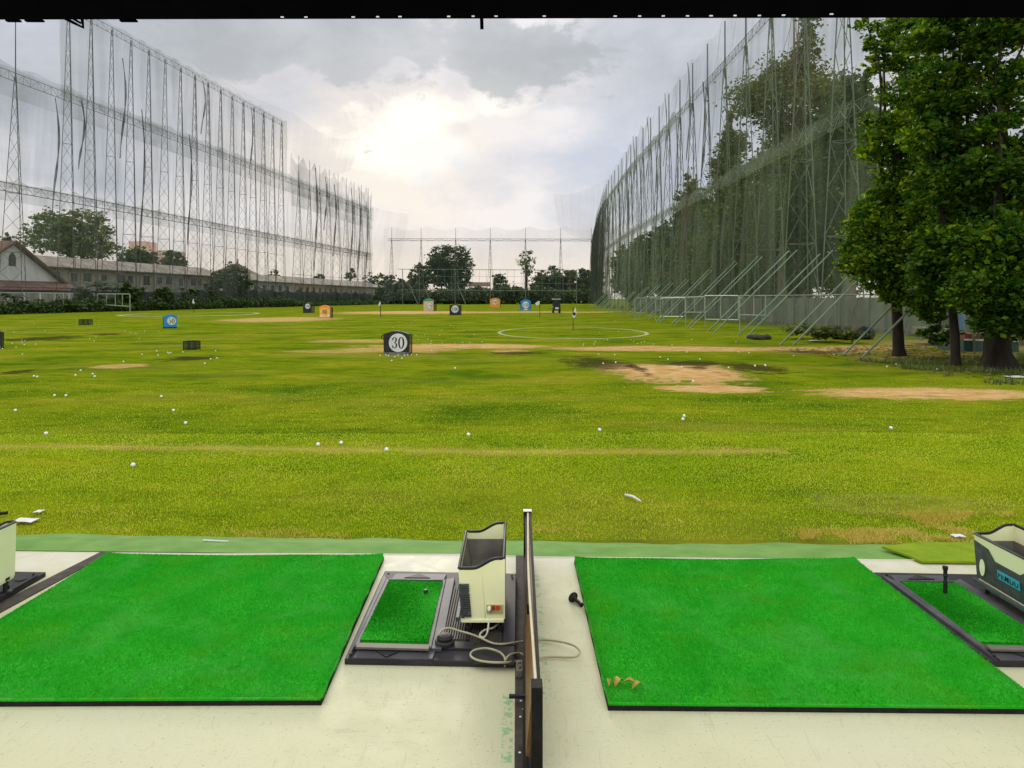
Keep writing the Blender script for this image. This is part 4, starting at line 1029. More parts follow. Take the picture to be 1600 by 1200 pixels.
def branch(mb, a, b, r0, r1, seed, n=5):
    a, b = Vector(a), Vector(b); pts = []
    for i in range(n+1):
        s = i/n; p = a.lerp(b, s); k = (b-a).length*.06*math.sin(math.pi*s)
        p += Vector((mnoise.noise(Vector((s*3, seed, 0))), mnoise.noise(Vector((s*3, seed, 5))), .6*mnoise.noise(Vector((s*3, seed, 9)))))*k*2; pts.append(p)
    mb.tube(pts, [r0+(r1-r0)*i/n for i in range(n+1)], 8)
def tree(label, base, trunk, blobs, n, size, lm, bark=M_BARK, cat='tree', group=None, name='broadleaf_tree', limbs=True, **kw):
    """trunk: list of (x,y,z,r) from the foot up; limbs grow from its upper part to the blobs."""
    t = thing(name, label, cat, base, group)
    mb = MB(); mb.tube([q[:3] for q in trunk], [q[3] for q in trunk], 12)
    top_ = Vector(trunk[-1][:3])
    if limbs:
        for i, b in enumerate(blobs):
            k = max(1, len(trunk)-1-(i % 2)); s = Vector(trunk[k][:3]); branch(mb, s, b[:3], trunk[k][3]*.55, .02, i*1.7+base[0])
    mb.build('trunk', bark, t)
    c = polys('crown', leaves(blobs, n, size, **kw), 4, lm, t); c['kind'] = 'thing' if False else c.get('kind', 'thing')
    del c['kind']
    return t
def px_blob(x, y, d, r, rz=None):
    p = P(x, y, d); s = d/F; return (p.x, p.y, p.z, r*s, (rz or r)*s)
g_near = 'leafy trees at the right edge'
# nearest trees on the right
fa = GG(1404, 556); da = fa.y
tree('leafy tree with a dark forked trunk, leftmost of the near trees', fa,
     [(fa.x+.02, da, fa.z-.1, .25), (fa.x, da, fa.z+.25, .165), (fa.x-.02, da+.05, 1.0, .15), (fa.x-.1, da, 1.9, .15), (fa.x-.2, da, 2.9, .12), (P(1410, 300, da).x, da+.2, 5.0, .08)],
     [px_blob(1378, 390, da-.3, 56, 52), px_blob(1352, 408, da, 34, 30), px_blob(1362, 350, da, 36, 34), px_blob(1425, 400, da-.7, 50, 40), px_blob(1395, 330, da+.4, 40, 40), px_blob(1415, 290, da, 44, 36), px_blob(1392, 225, da, 42, 30),
      px_blob(1410, 440, da-.2, 42, 26), px_blob(1440, 462, da-.5, 44, 24), px_blob(1385, 452, da, 26, 16), px_blob(1450, 330, da-.6, 48, 46), px_blob(1440, 240, da, 46, 38), px_blob(1402, 145, da, 32, 20), px_blob(1372, 192, da+.3, 26, 16), px_blob(1378, 66, da, 26, 18), px_blob(1374, 102, da+.4, 24, 12), px_blob(1425, 92, da, 36, 22), px_blob(1440, 165, da+.3, 38, 26), px_blob(1356, 42, da, 18, 9), px_blob(1415, 45, da, 32, 16), px_blob(1440, 20, da, 40, 20), px_blob(1410, 200, da-.3, 34, 22)],
     56000, .112, LF_Y, group=g_near, clump=.30, per=24)
fb = GG(1493, 572); db = fb.y
tree('slender forked tree between the two thicker near trunks', fb,
     [(fb.x, db, fb.z-.1, .15), (fb.x, db, fb.z+.2, .115), (fb.x-.02, db, .55, .11), (fb.x-.08, db+.05, 1.5, .09), (fb.x-.15, db, 2.6, .06)],
     [px_blob(1470, 420, db, 50, 34), px_blob(1500, 380, db-.4, 54, 44), px_blob(1520, 300, db, 52, 46), px_blob(1470, 440, db+1, 44, 26), px_blob(1480, 225, db+.3, 48, 32), px_blob(1492, 120, db+.5, 38, 24), px_blob(1474, 50, db+.3, 38, 22), px_blob(1462, 168, db, 38, 28), px_blob(1448, 120, db-.2, 34, 22), px_blob(1450, 215, db-.3, 36, 24), px_blob(1445, 60, db, 34, 20), px_blob(1462, 290, db-.3, 40, 32), px_blob(1520, 75, db, 34, 20), px_blob(1510, 170, db, 34, 20), px_blob(1500, 15, db, 50, 20), px_blob(1455, 480, db+1.6, 26, 26), px_blob(1465, 520, db+2.2, 22, 16)],
     38000, .112, LF_A, group=g_near, clump=.30, per=24)
fc = GG(1560, 578); dc = fc.y
tree('leafy tree with the thickest trunk, rightmost of the near trees', fc,
     [(fc.x+.05, dc, fc.z-.1, .62), (fc.x, dc, fc.z+.12, .40), (fc.x-.02, dc, fc.z+.4, .30), (fc.x-.03, dc, .7, .26), (fc.x, dc, 1.6, .25), (fc.x+.1, dc, 3.0, .2), (fc.x+.1, dc+.2, 5.5, .1)],
     [px_blob(1545, 450, dc-.8, 52, 40), px_blob(1590, 470, dc-1, 52, 38), px_blob(1610, 390, dc-.8, 60, 48), px_blob(1555, 380, dc-.5, 56, 44), px_blob(1600, 300, dc, 60, 50), px_blob(1545, 262, dc, 46, 28), px_blob(1615, 238, dc, 46, 30), px_blob(1548, 150, dc+.3, 38, 20), px_blob(1595, 118, dc, 42, 24), px_blob(1548, 62, dc+.4, 42, 22), px_blob(1598, 45, dc, 44, 22), px_blob(1530, 105, dc+.5, 28, 16), px_blob(1592, 178, dc, 32, 18), px_blob(1532, 208, dc+.3, 30, 16), px_blob(1570, 10, dc, 60, 24), px_blob(1560, 195, dc-.4, 30, 14), px_blob(1650, 420, dc, 70, 60), px_blob(1555, 505, dc-.9, 34, 20), px_blob(1600, 508, dc-1, 36, 22), px_blob(1530, 470, dc-.8, 34, 24), px_blob(1660, 290, dc, 60, 46), px_blob(1670, 120, dc, 40, 30)],
     56000, .112, LF_A, group=g_near, clump=.30, per=24)
# trees behind the right net
gr = 'trees behind the right net wall'
def spire(label, px, d, ytop, halfpx, n, size, lm, ybase=480, tiers=9, ragged=.3, group=gr, name='casuarina_tree', bark=M_BARKR, **kw):
    d *= 1.2; size *= 1.1; top_ = P(px, ytop, d); b = P(px, 470, d); x = b.x; H = top_.z; s = d/F; bl = []
    for k in range(tiers):
        f = (k+.3)/tiers; z = .12*H+(H*.86)*f; r = halfpx*s*(1-f**1.5*.85)*(.75+.5*random.random())
        for q in range(2 if k < tiers-2 else 1):
            a = random.random()*6.28; o = r*ragged*(1+random.random())
            bl.append((x+math.cos(a)*o, d+math.sin(a)*o, z+random.uniform(-.03, .03)*H, r*.75, H/tiers*.62))
    return tree(label, (x, d, -.3), [(x, d, -.4, .03*H*.5), (x, d, H*.3, .022*H*.5), (x+.1, d, H*.7, .012*H*.5), (x, d, H*.97, .02)], bl, n, size, lm, bark, group=group, name=name, **kw)
spire('tallest wispy casuarina tree behind the right net', 1240, 47, -15, 80, 80000, .21, LF_O, tiers=10, ragged=.65, flat=.1, per=40, clump=.6, shell=.2)
spire('pointed dark conifer left of the tallest casuarina', 1142, 58, 155, 62, 52000, .24, LF_O, tiers=11, ragged=.15, flat=.2, clump=.5, shell=.2)
spire('small pointed conifer behind the middle of the right net', 1075, 74, 250, 42, 24000, .34, LF_O, tiers=9, ragged=.2, flat=.2, shell=.2)
spire('slim conifer in the gap beside the small pointed one', 1104, 66, 290, 36, 16000, .34, LF_D, tiers=8, ragged=.3, flat=.2, shell=.2)
spire('bushy casuarina behind the braces of the right net', 1192, 52, 205, 56, 30000, .24, LF_O, tiers=8, ragged=.5, flat=.2, shell=.3)
def round_tree(label, px, d, ytop, ybot, halfpx, n, size, lm, group=None, name='broadleaf_tree', nb=9, lean=0, yb=None, **kw):
    if group == gr: d *= 1.2; size *= 1.1
    s = d/F; b = P(px, 470, d); x = b.x; zt, zb2 = P(px, ytop, d).z, P(px, ybot, d).z; H = zt-zb2; bl = []
    for k in range(nb):
        a = 6.28*k/nb*2.4+px; f = (k+.5)/nb; r = halfpx*s
        rad = r*(.62*math.sqrt(1-(f-.35)**2 if abs(f-.35) < 1 else 0))
        bl.append((x+math.cos(a)*rad*(.5+.5*random.random())+lean*f, d+math.sin(a)*rad*.8, zb2+H*(.18+.64*f), r*(.34+.16*random.random()), H*(.17+.07*random.random())))
    return tree(label, (x, d, -.3), [(x, d, -.4, .035*max(3, zt)), (x, d, zb2+.1*H, .025*max(3, zt)), (x+lean*.3, d, zb2+H*.5, .014*max(3, zt))], bl, n, size, lm, M_BARK, group=group, name=name, **kw)
round_tree('dense green tree behind the net left of the near trees', 1318, 37, 125, 420, 66, 24000, .27, LF_D, gr, nb=14)
round_tree('dark green tree behind the net below the tallest casuarina', 1262, 40, 250, 450, 44, 18000, .27, LF_D, gr, nb=10)
round_tree('dark tree filling the net behind the pointed conifer', 1165, 60, 300, 470, 52, 16000, .34, LF_O, gr, nb=10)
round_tree('broad green tree behind the far braces of the right net', 1030, 88, 345, 475, 44, 16000, .42, LF_D, gr, nb=10)
round_tree('far olive tree behind the narrow end of the right net', 985, 112, 380, 478, 36, 11000, .5, LF_O, gr, nb=8)
round_tree('bushy tree low behind the right net by the pipe frames', 1095, 68, 360, 478, 42, 12000, .38, LF_D, gr, nb=9)
round_tree('low bush behind the concrete wall right of the frames', 1225, 45, 400, 470, 36, 9000, .3, LF_D, gr, nb=7)
round_tree('dark tree behind the near trees at the right edge', 1560, 34, 250, 500, 130, 12000, .24, LF_D, gr, nb=12)
round_tree('dark leafy tree filling behind the leftmost near tree', 1440, 36, 230, 470, 70, 11000, .22, LF_D, gr, nb=12)
# bare reddish trunks seen through the net
gt = 'bare trunks behind the right net'
for px, d, yt, r, lb in ((1326, 33, 330, .32, 'thick reddish trunk behind the nearest braces'), (1222, 42, 330, .3, 'brown trunk behind the second pair of braces'), (1066, 62, 300, .28, 'brown trunk behind the pipe frames'), (1085, 66, 330, .25, 'slim brown trunk right of the one behind the pipe frames')):
    d *= 1.2; p = P(px, yt, d); q = P(px, 470, d)
    t = thing('tree_trunk', lb, 'trunk', (q.x, d, -.3), gt)
    mb = MB(); mb.tube([(q.x, d, -.4), (q.x+.05, d, p.z*.5), (p.x+.2, d, p.z)], [r*1.2, r, r*.7], 9); branch(mb, (q.x+.05, d, p.z*.6), (p.x+1.4, d, p.z*1.15), r*.5, .05, px); mb.build('trunk', M_BARKR, t)
# trees along the back
gk = 'trees beyond the back net'
round_tree('big round crowned tree beyond the back net', 702, 250, 382, 462, 44, 11000, .75, LF_D, gk, nb=16, clump=.3)
round_tree('smaller tree joined to the left of the big round one', 655, 252, 410, 470, 24, 4000, .7, LF_D, gk, nb=8)
round_tree('dark clipped tree at the left end of the back net', 606, 232, 425, 474, 22, 4000, .6, LF_D, gk, nb=8)
round_tree('dark tree between the left corner and the big round tree', 632, 236, 436, 476, 16, 3000, .6, LF_D, gk, nb=6)
round_tree('small domed tree right of the orange sign', 781, 245, 427, 465, 17, 3000, .6, LF_D, gk, nb=7)
round_tree('thin pale tree with see-through crown beyond the back net', 822, 240, 389, 432, 18, 900, .55, LF_L, gk, nb=8, clump=.4, per=12)
for i, (px, yt, hp, lb) in enumerate(((846, 424, 20, 'first'), (868, 416, 20, 'second'), (890, 420, 18, 'third'), (912, 418, 18, 'fourth'), (930, 415, 16, 'fifth'))):
    round_tree('dark green tree in the mass right of the thin pale tree, '+lb+' from the left', px, 238, yt, 474, hp, 7500, .6, LF_D if i % 2 else LF_O, gk, nb=9)
round_tree('low scrub tree behind the orange and blue signs', 800, 236, 445, 477, 30, 3500, .6, LF_D, gk, nb=7)
round_tree('low scrub tree behind the black hundred sign', 725, 234, 448, 477, 32, 3500, .6, LF_D, gk, nb=7)
round_tree('low scrub tree left of the black hundred sign', 672, 234, 450, 477, 28, 3000, .6, LF_O, gk, nb=7)
def back_hedge(label, x0, x1, d, yt, n, lm):
    bl = []; a, b_ = P(x0, 470, d).x, P(x1, 470, d).x; m = int((b_-a)/2.2); h = P(700, yt, d).z+.3
    for i in range(m): hh = h*(.8+.35*random.random()); bl.append((a+(b_-a)*(i+.5)/m, d+random.uniform(-1, 1), -.3+hh*.45, 1.9, hh*.56))
    tag(polys('hedge', leaves(bl, n, .6, shell=.15, clump=.6), 4, lm), label, 'hedge', 'hedges beyond the back net')
back_hedge('dark hedge beyond the left half of the back grid fence', 585, 742, 228, 455, 15000, LF_D)
back_hedge('dark hedge beyond the right half of the back grid fence', 742, 945, 228.5, 450, 17000, LF_D)
# trees beyond the left wall
gl2 = 'trees beyond the left net wall'
round_tree('wide feathery tree rising behind the row houses', 112, 150, 328, 408, 78, 11000, .55, LF_L, gl2, nb=18, clump=.28)
round_tree('dark tree right of the wide feathery tree', 215, 165, 385, 430, 36, 4500, .6, LF_D, gl2, nb=9)
round_tree('dark ragged tree at the right end of the near row houses', 272, 170, 392, 432, 24, 3000, .6, LF_D, gl2, nb=8)
round_tree('small tree top above the gable house at the left edge', 8, 120, 362, 400, 16, 900, .5, LF_L, gl2, nb=5)
round_tree('dark bushy tree between the two rows of houses', 358, 140, 412, 472, 34, 5500, .45, LF_D, gl2, nb=9)
round_tree('round tree above the far end of the row houses', 548, 285, 418, 442, 9, 1200, .6, LF_D, gl2, nb=6)
round_tree('low dark tree above the far row houses', 500, 290, 427, 442, 10, 900, .6, LF_D, gl2, nb=5)
round_tree('tiny tree over the roof of the far row houses', 428, 270, 420, 438, 8, 700, .6, LF_D, gl2, nb=5)
round_tree('dark tree at the far left corner of the range', 578, 262, 424, 470, 14, 2000, .6, LF_D, gl2, nb=6)
for px_, d_, yt_, hp_, lb_ in ((205, 104, 440, 20, 'bushy shrub hiding the row house ground floor right of the bananas'), (252, 112, 447, 18, 'dark shrub in front of the middle of the near row houses'), (322, 128, 443, 20, 'tall dark shrub before the right end of the near row houses'), (128, 99, 446, 16, 'dark shrub left of the tall banana plant'),
                               (412, 162, 447, 16, 'dark shrub before the grey blue row house'), (470, 190, 449, 16, 'dark shrub before the peach row house'), (525, 215, 452, 14, 'dark shrub before the farthest row house')):
    round_tree(lb_, px_, d_, yt_, 482, hp_, 2600, .4, LF_D if px_ % 2 else LF_B, 'shrubs before the row houses', name='shrub', nb=7)
# hedge and plants along the left wall
def hedge(label, d0, d1, h, off, n, lm, wid=1.2):
    bl = []
    m = int((d1-d0)/1.6)
    for i in range(m):
        d = d0+(d1-d0)*(i+.5)/m; hh = h*(.75+.5*random.random()); bl.append((XL(d)+off+random.uniform(-.3, .3), d, -.3+hh*.45, wid, hh*.55))
    o = polys('hedge', leaves(bl, n, .28, shell=.2, clump=.5), 4, lm); return tag(o, label, 'hedge', 'hedges at the foot of the left net wall')
hedge('low green hedge at the near end of the left net wall', 72, 112, 1.5, 2.2, 16000, LF_D)
hedge('dark scrubby hedge along the middle of the left net wall', 112, 160, 1.9, 1.8, 14000, LF_D, 1.4)
hedge('thin dark hedge at the far end of the left net wall', 160, 218, 1.2, 2.0, 9000, LF_D, 1.4)
o = sheet('shade_cloth', 'dark opaque shade cloth along the far foot of the left net wall', 'cloth', lw(122, 219, -.3, 3.3, .5, 13, .2), 120, 5, M_CLOTH, .3, None, 31)
o = sheet('shade_cloth', 'dark ragged shade cloth behind the hedge in the middle of the left wall', 'cloth', lw(100, 124, -.3, 2.4, .9, 4, -.3), 40, 5, M_CLOTH, .3, None, 33)
def banana(label, px, d, h, nl):
    b = P(px, 470, d); x = b.x; t = thing('banana_plant', label, 'plant', (x, d, -.3), 'banana plants by the left wall')
    MB().tube([(x, d, -.4), (x+.05, d, h*.35), (x, d, h*.6)], [.16, .13, .07], 8).build('stem', M_BARK, t)
    mb = MB()
    for k in range(nl):
        a = 6.28*k/nl+px; ln = h*(.5+.25*random.random()); up = .5+.6*random.random(); vs = []
        for i in range(7):
            s = i/6; r = ln*s; z = h*.58+ln*(up*s-.95*s*s*up-.1*s*s); w = .11*h*math.sin(math.pi*(.1+.88*s))
            for j in (-1, 0, 1):
                vs.append((x+math.cos(a)*r-math.sin(a)*w*j, d+math.sin(a)*r+math.cos(a)*w*j, z-abs(j)*w*.45))
        mb.add(vs, [(i*3+j, i*3+j+1, i*3+j+4, i*3+j+3) for i in range(6) for j in range(2)], True)
    mb.build('leaf', LF_B, t)
banana('tall banana plant in front of the row house windows', 152, 103, 5.4, 9)
banana('banana plant right of the tall one by the row houses', 176, 106, 4.6, 8)
banana('low banana plant by the white wall near the left edge', 22, 84, 2.6, 8)
banana('banana plant at the very left edge', -4, 83, 3.0, 8)
banana('wide banana plant before the far end of the near row houses', 292, 122, 4.6, 9)
banana('banana plant left of the wide one by the near row houses', 268, 120, 3.6, 8)

# ------------------------------------------------------------------ houses beyond the left wall
M_PLAST = pmat('stained_plaster', (.22, .195, .155), (.40, .365, .30), .5, .85, .15, .1, sc3=(1, 1, .4))
M_PLASTW = pmat('white_plaster', (.62, .62, .60), (.74, .74, .72), .5, .8, .2)
M_PLASTO = pmat('peach_plaster', (.52, .34, .20), (.62, .42, .27), .6, .85, .15)
M_PLASTG = pmat('grey_blue_plaster', (.34, .37, .37), (.46, .48, .48), .6, .85, .15)
M_ROOFG = pmat('grey_sheet_roof', (.17, .14, .105), (.30, .255, .20), .4, .8, .2)
M_ROOFR = pmat('brown_roof_tile', (.10, .055, .038), (.17, .095, .065), .8, .8, .2)
M_GLASSD = pmat('dark_window', (.02, .022, .022), (.05, .05, .045), .8, .25, .5)
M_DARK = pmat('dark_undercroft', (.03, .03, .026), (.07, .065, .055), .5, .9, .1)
M_TRIM = pmat('pale_trim', (.5, .48, .42), None, 2, .7, .2)
Udir = Vector((.121, 1, 0)).normalized(); Vdir = Vector((-1, .121, 0)).normalized()
def frame_pt(o, u, v, z): p = o+Udir*u+Vdir*v; return Vector((p.x, p.y, z))
def ubox(mb, o, u0, u1, v0, v1, z0, z1):
    return mb.hexa([frame_pt(o, u0, v0, z0), frame_pt(o, u1, v0, z0), frame_pt(o, u1, v1, z0), frame_pt(o, u0, v1, z0), frame_pt(o, u0, v0, z1), frame_pt(o, u1, v0, z1), frame_pt(o, u1, v1, z1), frame_pt(o, u0, v1, z1)])
def row_house(label, d, ln, off, hw, hr, mat, wins, low=True, group='houses beyond the left net wall'):
    o = Vector((XL(d)-off, d, -.3)); t = thing('row_house', label, 'house', o, group)
    ubox(MB(), o, 0, ln, 0, 8, 2.6 if low else -.3, hw).build('wall', mat, t)
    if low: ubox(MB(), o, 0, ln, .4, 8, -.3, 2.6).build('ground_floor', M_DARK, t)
    mb = MB(); a = [frame_pt(o, -.4, -.9, hw-.1), frame_pt(o, ln+.4, -.9, hw-.1), frame_pt(o, ln+.4, 4, hr), frame_pt(o, -.4, 4, hr), frame_pt(o, -.4, 8.6, hw), frame_pt(o, ln+.4, 8.6, hw)]
    up = Vector((0, 0, .14)); vs = a+[p+up for p in a]
    mb.add(vs, [(0, 1, 2, 3), (3, 2, 5, 4), (6, 9, 8, 7), (9, 10, 11, 8), (0, 6, 7, 1), (4, 5, 11, 10), (0, 3, 9, 6), (3, 4, 10, 9), (1, 7, 8, 2), (2, 8, 11, 5)])
    mb.build('roof', M_ROOFG, t)
    # gable ends
    mb = MB()
    for uu in (.02, ln-.02): mb.add([frame_pt(o, uu, 0, hw-.05), frame_pt(o, uu, 8, hw-.05), frame_pt(o, uu, 4, hr-.05)], [(0, 1, 2)])
    mb.build('gable', mat, t)
    for u, w, z0, z1 in wins:
        f = ubox(MB(), o, u, u+w, -.08, .0, z0, z1).build('window', M_TRIM, t)
        ubox(MB(), o, u+.09, u+w/2-.04, -.11, -.079, z0+.09, z1-.09).build('pane', M_GLASSD, f)
        ubox(MB(), o, u+w/2+.04, u+w-.09, -.11, -.079, z0+.09, z1-.09).build('pane', M_GLASSD, f)
    return t, o
wins = [(2+i*3.6+.5*(i % 3), 1.5+.5*(i % 2), 3.9-.2*(i % 3 == 1), 5.4+.1*(i % 2)) for i in range(14)]
t, o = row_house('long stained two storey row house with a grey sheet roof', 100, 54, 11, 6.0, 7.7, M_PLAST, wins)
mb = MB()
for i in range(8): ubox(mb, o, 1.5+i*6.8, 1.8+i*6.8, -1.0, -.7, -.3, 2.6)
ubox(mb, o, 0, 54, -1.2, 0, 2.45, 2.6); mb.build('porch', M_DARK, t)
t, o = row_house('far row house with grey blue walls left of the peach one', 160, 28, 10, 5.4, 7.1, M_PLASTG, [(2+i*4.2, 2.0, 3.1, 4.7) for i in range(6)])
t, o = row_house('far row house with peach walls between paler houses', 189, 20, 10, 5.3, 7.1, M_PLASTO, [(2+i*4.4, 2.0, 3.0, 4.6) for i in range(4)])
t, o = row_house('farthest pale row house near the left corner of the range', 210, 62, 10, 5.3, 7.1, M_PLAST, [(2+i*4.4, 2.0, 3.0, 4.6) for i in range(13)])
# brown hipped roof house between the rows
p = P(362, 425, 185); t = thing('hip_roof_house', 'house with a brown hipped roof between the two rows of houses', 'house', (p.x, 185, -.3), 'houses beyond the left net wall')
MB().box(p.x-5, p.x+6, 182, 190, -.3, 6.3).build('wall', M_PLASTW, t)
zt = P(362, 412, 185).z
mb = MB(); mb.add([(p.x-6, 181, 6.2), (p.x+7.5, 181, 6.2), (p.x+7.5, 191, 6.2), (p.x-6, 191, 6.2), (p.x-.5, 186, zt), (p.x+1.5, 186, zt)], [(0, 1, 5, 4), (1, 2, 5), (2, 3, 4, 5), (3, 0, 4), (3, 2, 1, 0)]); mb.build('roof', M_ROOFR, t)
MB().tube([(p.x+1.2, 186, zt-.1), (p.x+1.2, 186, zt+1.2)], .12, 6).build('finial', M_ROOFR, t)
for xx in (-3.5, 0, 3.5): MB().box(p.x+xx-.8, p.x+xx+.8, 181.9, 182, 3.6, 5.2).build('window', M_GLASSD, t)
# white gable house at the left edge
o = Vector((XL(88)-4.0, 88, -.3))
d_ap = 90.5
apex = P(27, 381, d_ap); cu_ = (apex.y-o.y)/Udir.y
t = thing('gable_house', 'white gable house with a brown tiled roof at the left edge', 'house', o, 'houses beyond the left net wall')
vz = 0
ap = Vector((XL(d_ap)-4, d_ap, P(27, 381, d_ap).z)); hwid = 8.2; ez = 3.5
def gp(u, v, z): return Vector((ap.x, ap.y, 0))+Udir*u+Vdir*v+Vector((0, 0, z))
mb = MB(); mb.add([gp(-hwid, 0, -.3), gp(hwid, 0, -.3), gp(hwid, 0, ez), gp(0, 0, ap.z), gp(-hwid, 0, ez), gp(-hwid, 12, -.3), gp(hwid, 12, -.3), gp(hwid, 12, ez), gp(0, 12, ap.z), gp(-hwid, 12, ez)],
                  [(0, 1, 2, 3, 4), (9, 8, 7, 6, 5), (1, 6, 7, 2), (5, 0, 4, 9)]); mb.build('wall', M_PLASTW, t)
mb = MB()
for sgn in (1, -1):
    a = [gp(0, -.7, ap.z+.1), gp(sgn*(hwid+1.1), -.7, ez-.6), gp(sgn*(hwid+1.1), 13, ez-.6), gp(0, 13, ap.z+.1)]; up = Vector((0, 0, .3))
    mb.hexa(a+[p+up for p in a])
mb.build('roof', M_ROOFR, t)
mb = MB(); a = gp(-.55, -.06, ap.z-2.6)
mb.add([gp(-.55, -.06, ap.z-2.7), gp(.55, -.06, ap.z-2.7), gp(.55, -.06, ap.z-1.6), gp(.3, -.06, ap.z-1.2), gp(0, -.06, ap.z-1.05), gp(-.3, -.06, ap.z-1.2), gp(-.55, -.06, ap.z-1.6)], [tuple(range(7))]); mb.build('vent_window', M_GLASSD, t)
mb = MB(); a = [gp(-hwid-1, -2.2, 2.7), gp(hwid+.6, -2.2, 2.7), gp(hwid+.6, .0, 3.5), gp(-hwid-1, 0, 3.5)]; mb.hexa(a+[p+Vector((0, 0, .16)) for p in a]); mb.build('porch_roof', M_ROOFR, t)
M_REDS = pmat('faded_red_strip', (.28, .12, .10), (.36, .16, .13), 2, .7, .2)
mb = MB(); mb.bar(gp(-hwid-1, -2.25, 2.62), gp(hwid-1.5, -2.25, 2.62), .06, .22); mb.build('red_gutter', M_REDS, t)
MB().add([gp(-hwid-1, -.1, -.3), gp(hwid, -.1, -.3), gp(hwid, -.1, 2.6), gp(-hwid-1, -.1, 2.6)], [(0, 1, 2, 3)]).build('porch_shade', M_DARK, t)  # dark sheet standing for the shade under the porch roof
# white boundary wall
t = thing('boundary_wall', 'pale block wall in front of the gable house', 'wall', (XL(88), 88, 0))
ow = Vector((XL(80)-1.4, 80, -.3))
ubox(MB(), ow, -6, 26, 0, .2, -.3, 2.1).build('wall', M_PLAST, t)
mb = MB()
for i in range(13): ubox(mb, ow, -6+i*2.5, -5.75+i*2.5, -.08, 0, -.3, 2.15)
ubox(mb, ow, -6, 26, -.05, .25, 2.1, 2.2); mb.build('pier', M_PLASTW, t)
# distant pink building
d = 330
M_PINK = pmat('pink_plaster', (.60, .40, .32), (.68, .48, .40), .2, .85, .1)
a, b_ = P(200, 391, d), P(268, 391, d); t = thing('distant_building', 'distant pale pink flat roofed building above the row houses', 'building', (a.x, d, 0))
MB().box(a.x, b_.x, d, d+14, -.3, a.z).build('lower_block', M_PINK, t)
a2, b2 = P(202, 377, d), P(228, 377, d); MB().box(a2.x, b2.x, d-.5, d+10, a.z, a2.z).build('upper_block', M_PINK, t)
# small houses beyond the back net
a, b_ = P(632, 444, 262), P(654, 444, 262); t = thing('distant_house', 'cream house half hidden by trees left of the big round tree', 'house', (a.x, 262, -.3))
MB().box(a.x, b_.x, 262, 270, -.3, a.z).build('wall', M_PLASTO, t)
mb = MB(); zc = P(640, 434, 262).z; mb.add([(a.x-.5, 261.5, a.z), (b_.x+.5, 261.5, a.z), (b_.x+.5, 270.5, a.z), (a.x-.5, 270.5, a.z), ((a.x+b_.x)/2, 261.5, zc), ((a.x+b_.x)/2, 270.5, zc)], [(0, 1, 4), (1, 2, 5, 4), (2, 3, 5), (3, 0, 4, 5)]); mb.build('roof', M_ROOFR, t)
for x in (638, 646): w0 = P(x, 448, 261.9); MB().box(w0.x-.5, w0.x+.5, 261.9, 262, w0.z-1.2, w0.z).build('window', M_GLASSD, t)
a, b_ = P(736, 446, 258), P(761, 446, 258); t = thing('distant_house', 'low house with brown roof and white posts right of the big round tree', 'house', (a.x, 258, -.3))
MB().box(a.x, b_.x, 258, 266, -.3, P(740, 449, 258).z).build('wall', M_PLASTW, t)
mb = MB(); z0, z1 = P(740, 447, 258).z, P(740, 440.5, 258).z; mb.add([(a.x-1, 256.5, z0), (b_.x+1, 256.5, z0), (b_.x+1, 262, z1), (a.x-1, 262, z1), (b_.x+1, 267, z0), (a.x-1, 267, z0)], [(0, 1, 2, 3), (3, 2, 4, 5), (1, 4, 2), (0, 3, 5), (5, 4, 1, 0)]); mb.build('roof', M_ROOFR, t)
for x in (742, 751): w0 = P(x, 452, 257.9); MB().box(w0.x-.9, w0.x+.9, 257.9, 258, w0.z-1, w0.z+.2).build('window', M_GLASSD, t)

# ------------------------------------------------------------------ distance signs
DIG = {'0': [[(.5+.40*math.cos(a), .5+.5*math.sin(a), .06+.20*abs(math.cos(a))) for a in [2*math.pi*i/22 for i in range(23)]]],
       '1': [[(.5, 0, .24), (.5, .5, .24), (.5, 1, .24)], [(.2, .03, .06), (.8, .03, .06)], [(.5, .98, .1), (.25, .86, .08)]],
       '2': [[(.14, .72, .2), (.2, .9, .15), (.45, 1, .08), (.75, .9, .2), (.8, .72, .24), (.65, .48, .18), (.35, .22, .1), (.12, .06, .1)], [(.12, .08, .16), (.6, .08, .18), (.86, .14, .1), (.88, .26, .06)]],
       '3': [[(.14, .74, .22), (.2, .9, .16), (.45, .99, .07), (.72, .9, .2), (.76, .74, .24), (.66, .58, .16), (.42, .53, .07), (.68, .47, .16), (.82, .28, .26), (.72, .09, .18), (.45, .01, .07), (.2, .09, .16), (.13, .24, .22)]],
       '5': [[(.82, .97, .12), (.5, .97, .12), (.24, .97, .12)], [(.24, .97, .1), (.2, .52, .08)], [(.2, .53, .08), (.45, .62, .1), (.74, .52, .2), (.82, .3, .26), (.7, .09, .18), (.42, .01, .07), (.2, .08, .16), (.12, .22, .2)]],
       '8': [[(.5+.30*math.cos(a), .77+.23*math.sin(a), .07+.15*abs(math.cos(a))) for a in [2*math.pi*i/18 for i in range(19)]], [(.5+.38*math.cos(a), .27+.27*math.sin(a), .07+.19*abs(math.cos(a))) for a in [2*math.pi*i/18 for i in range(19)]]]}
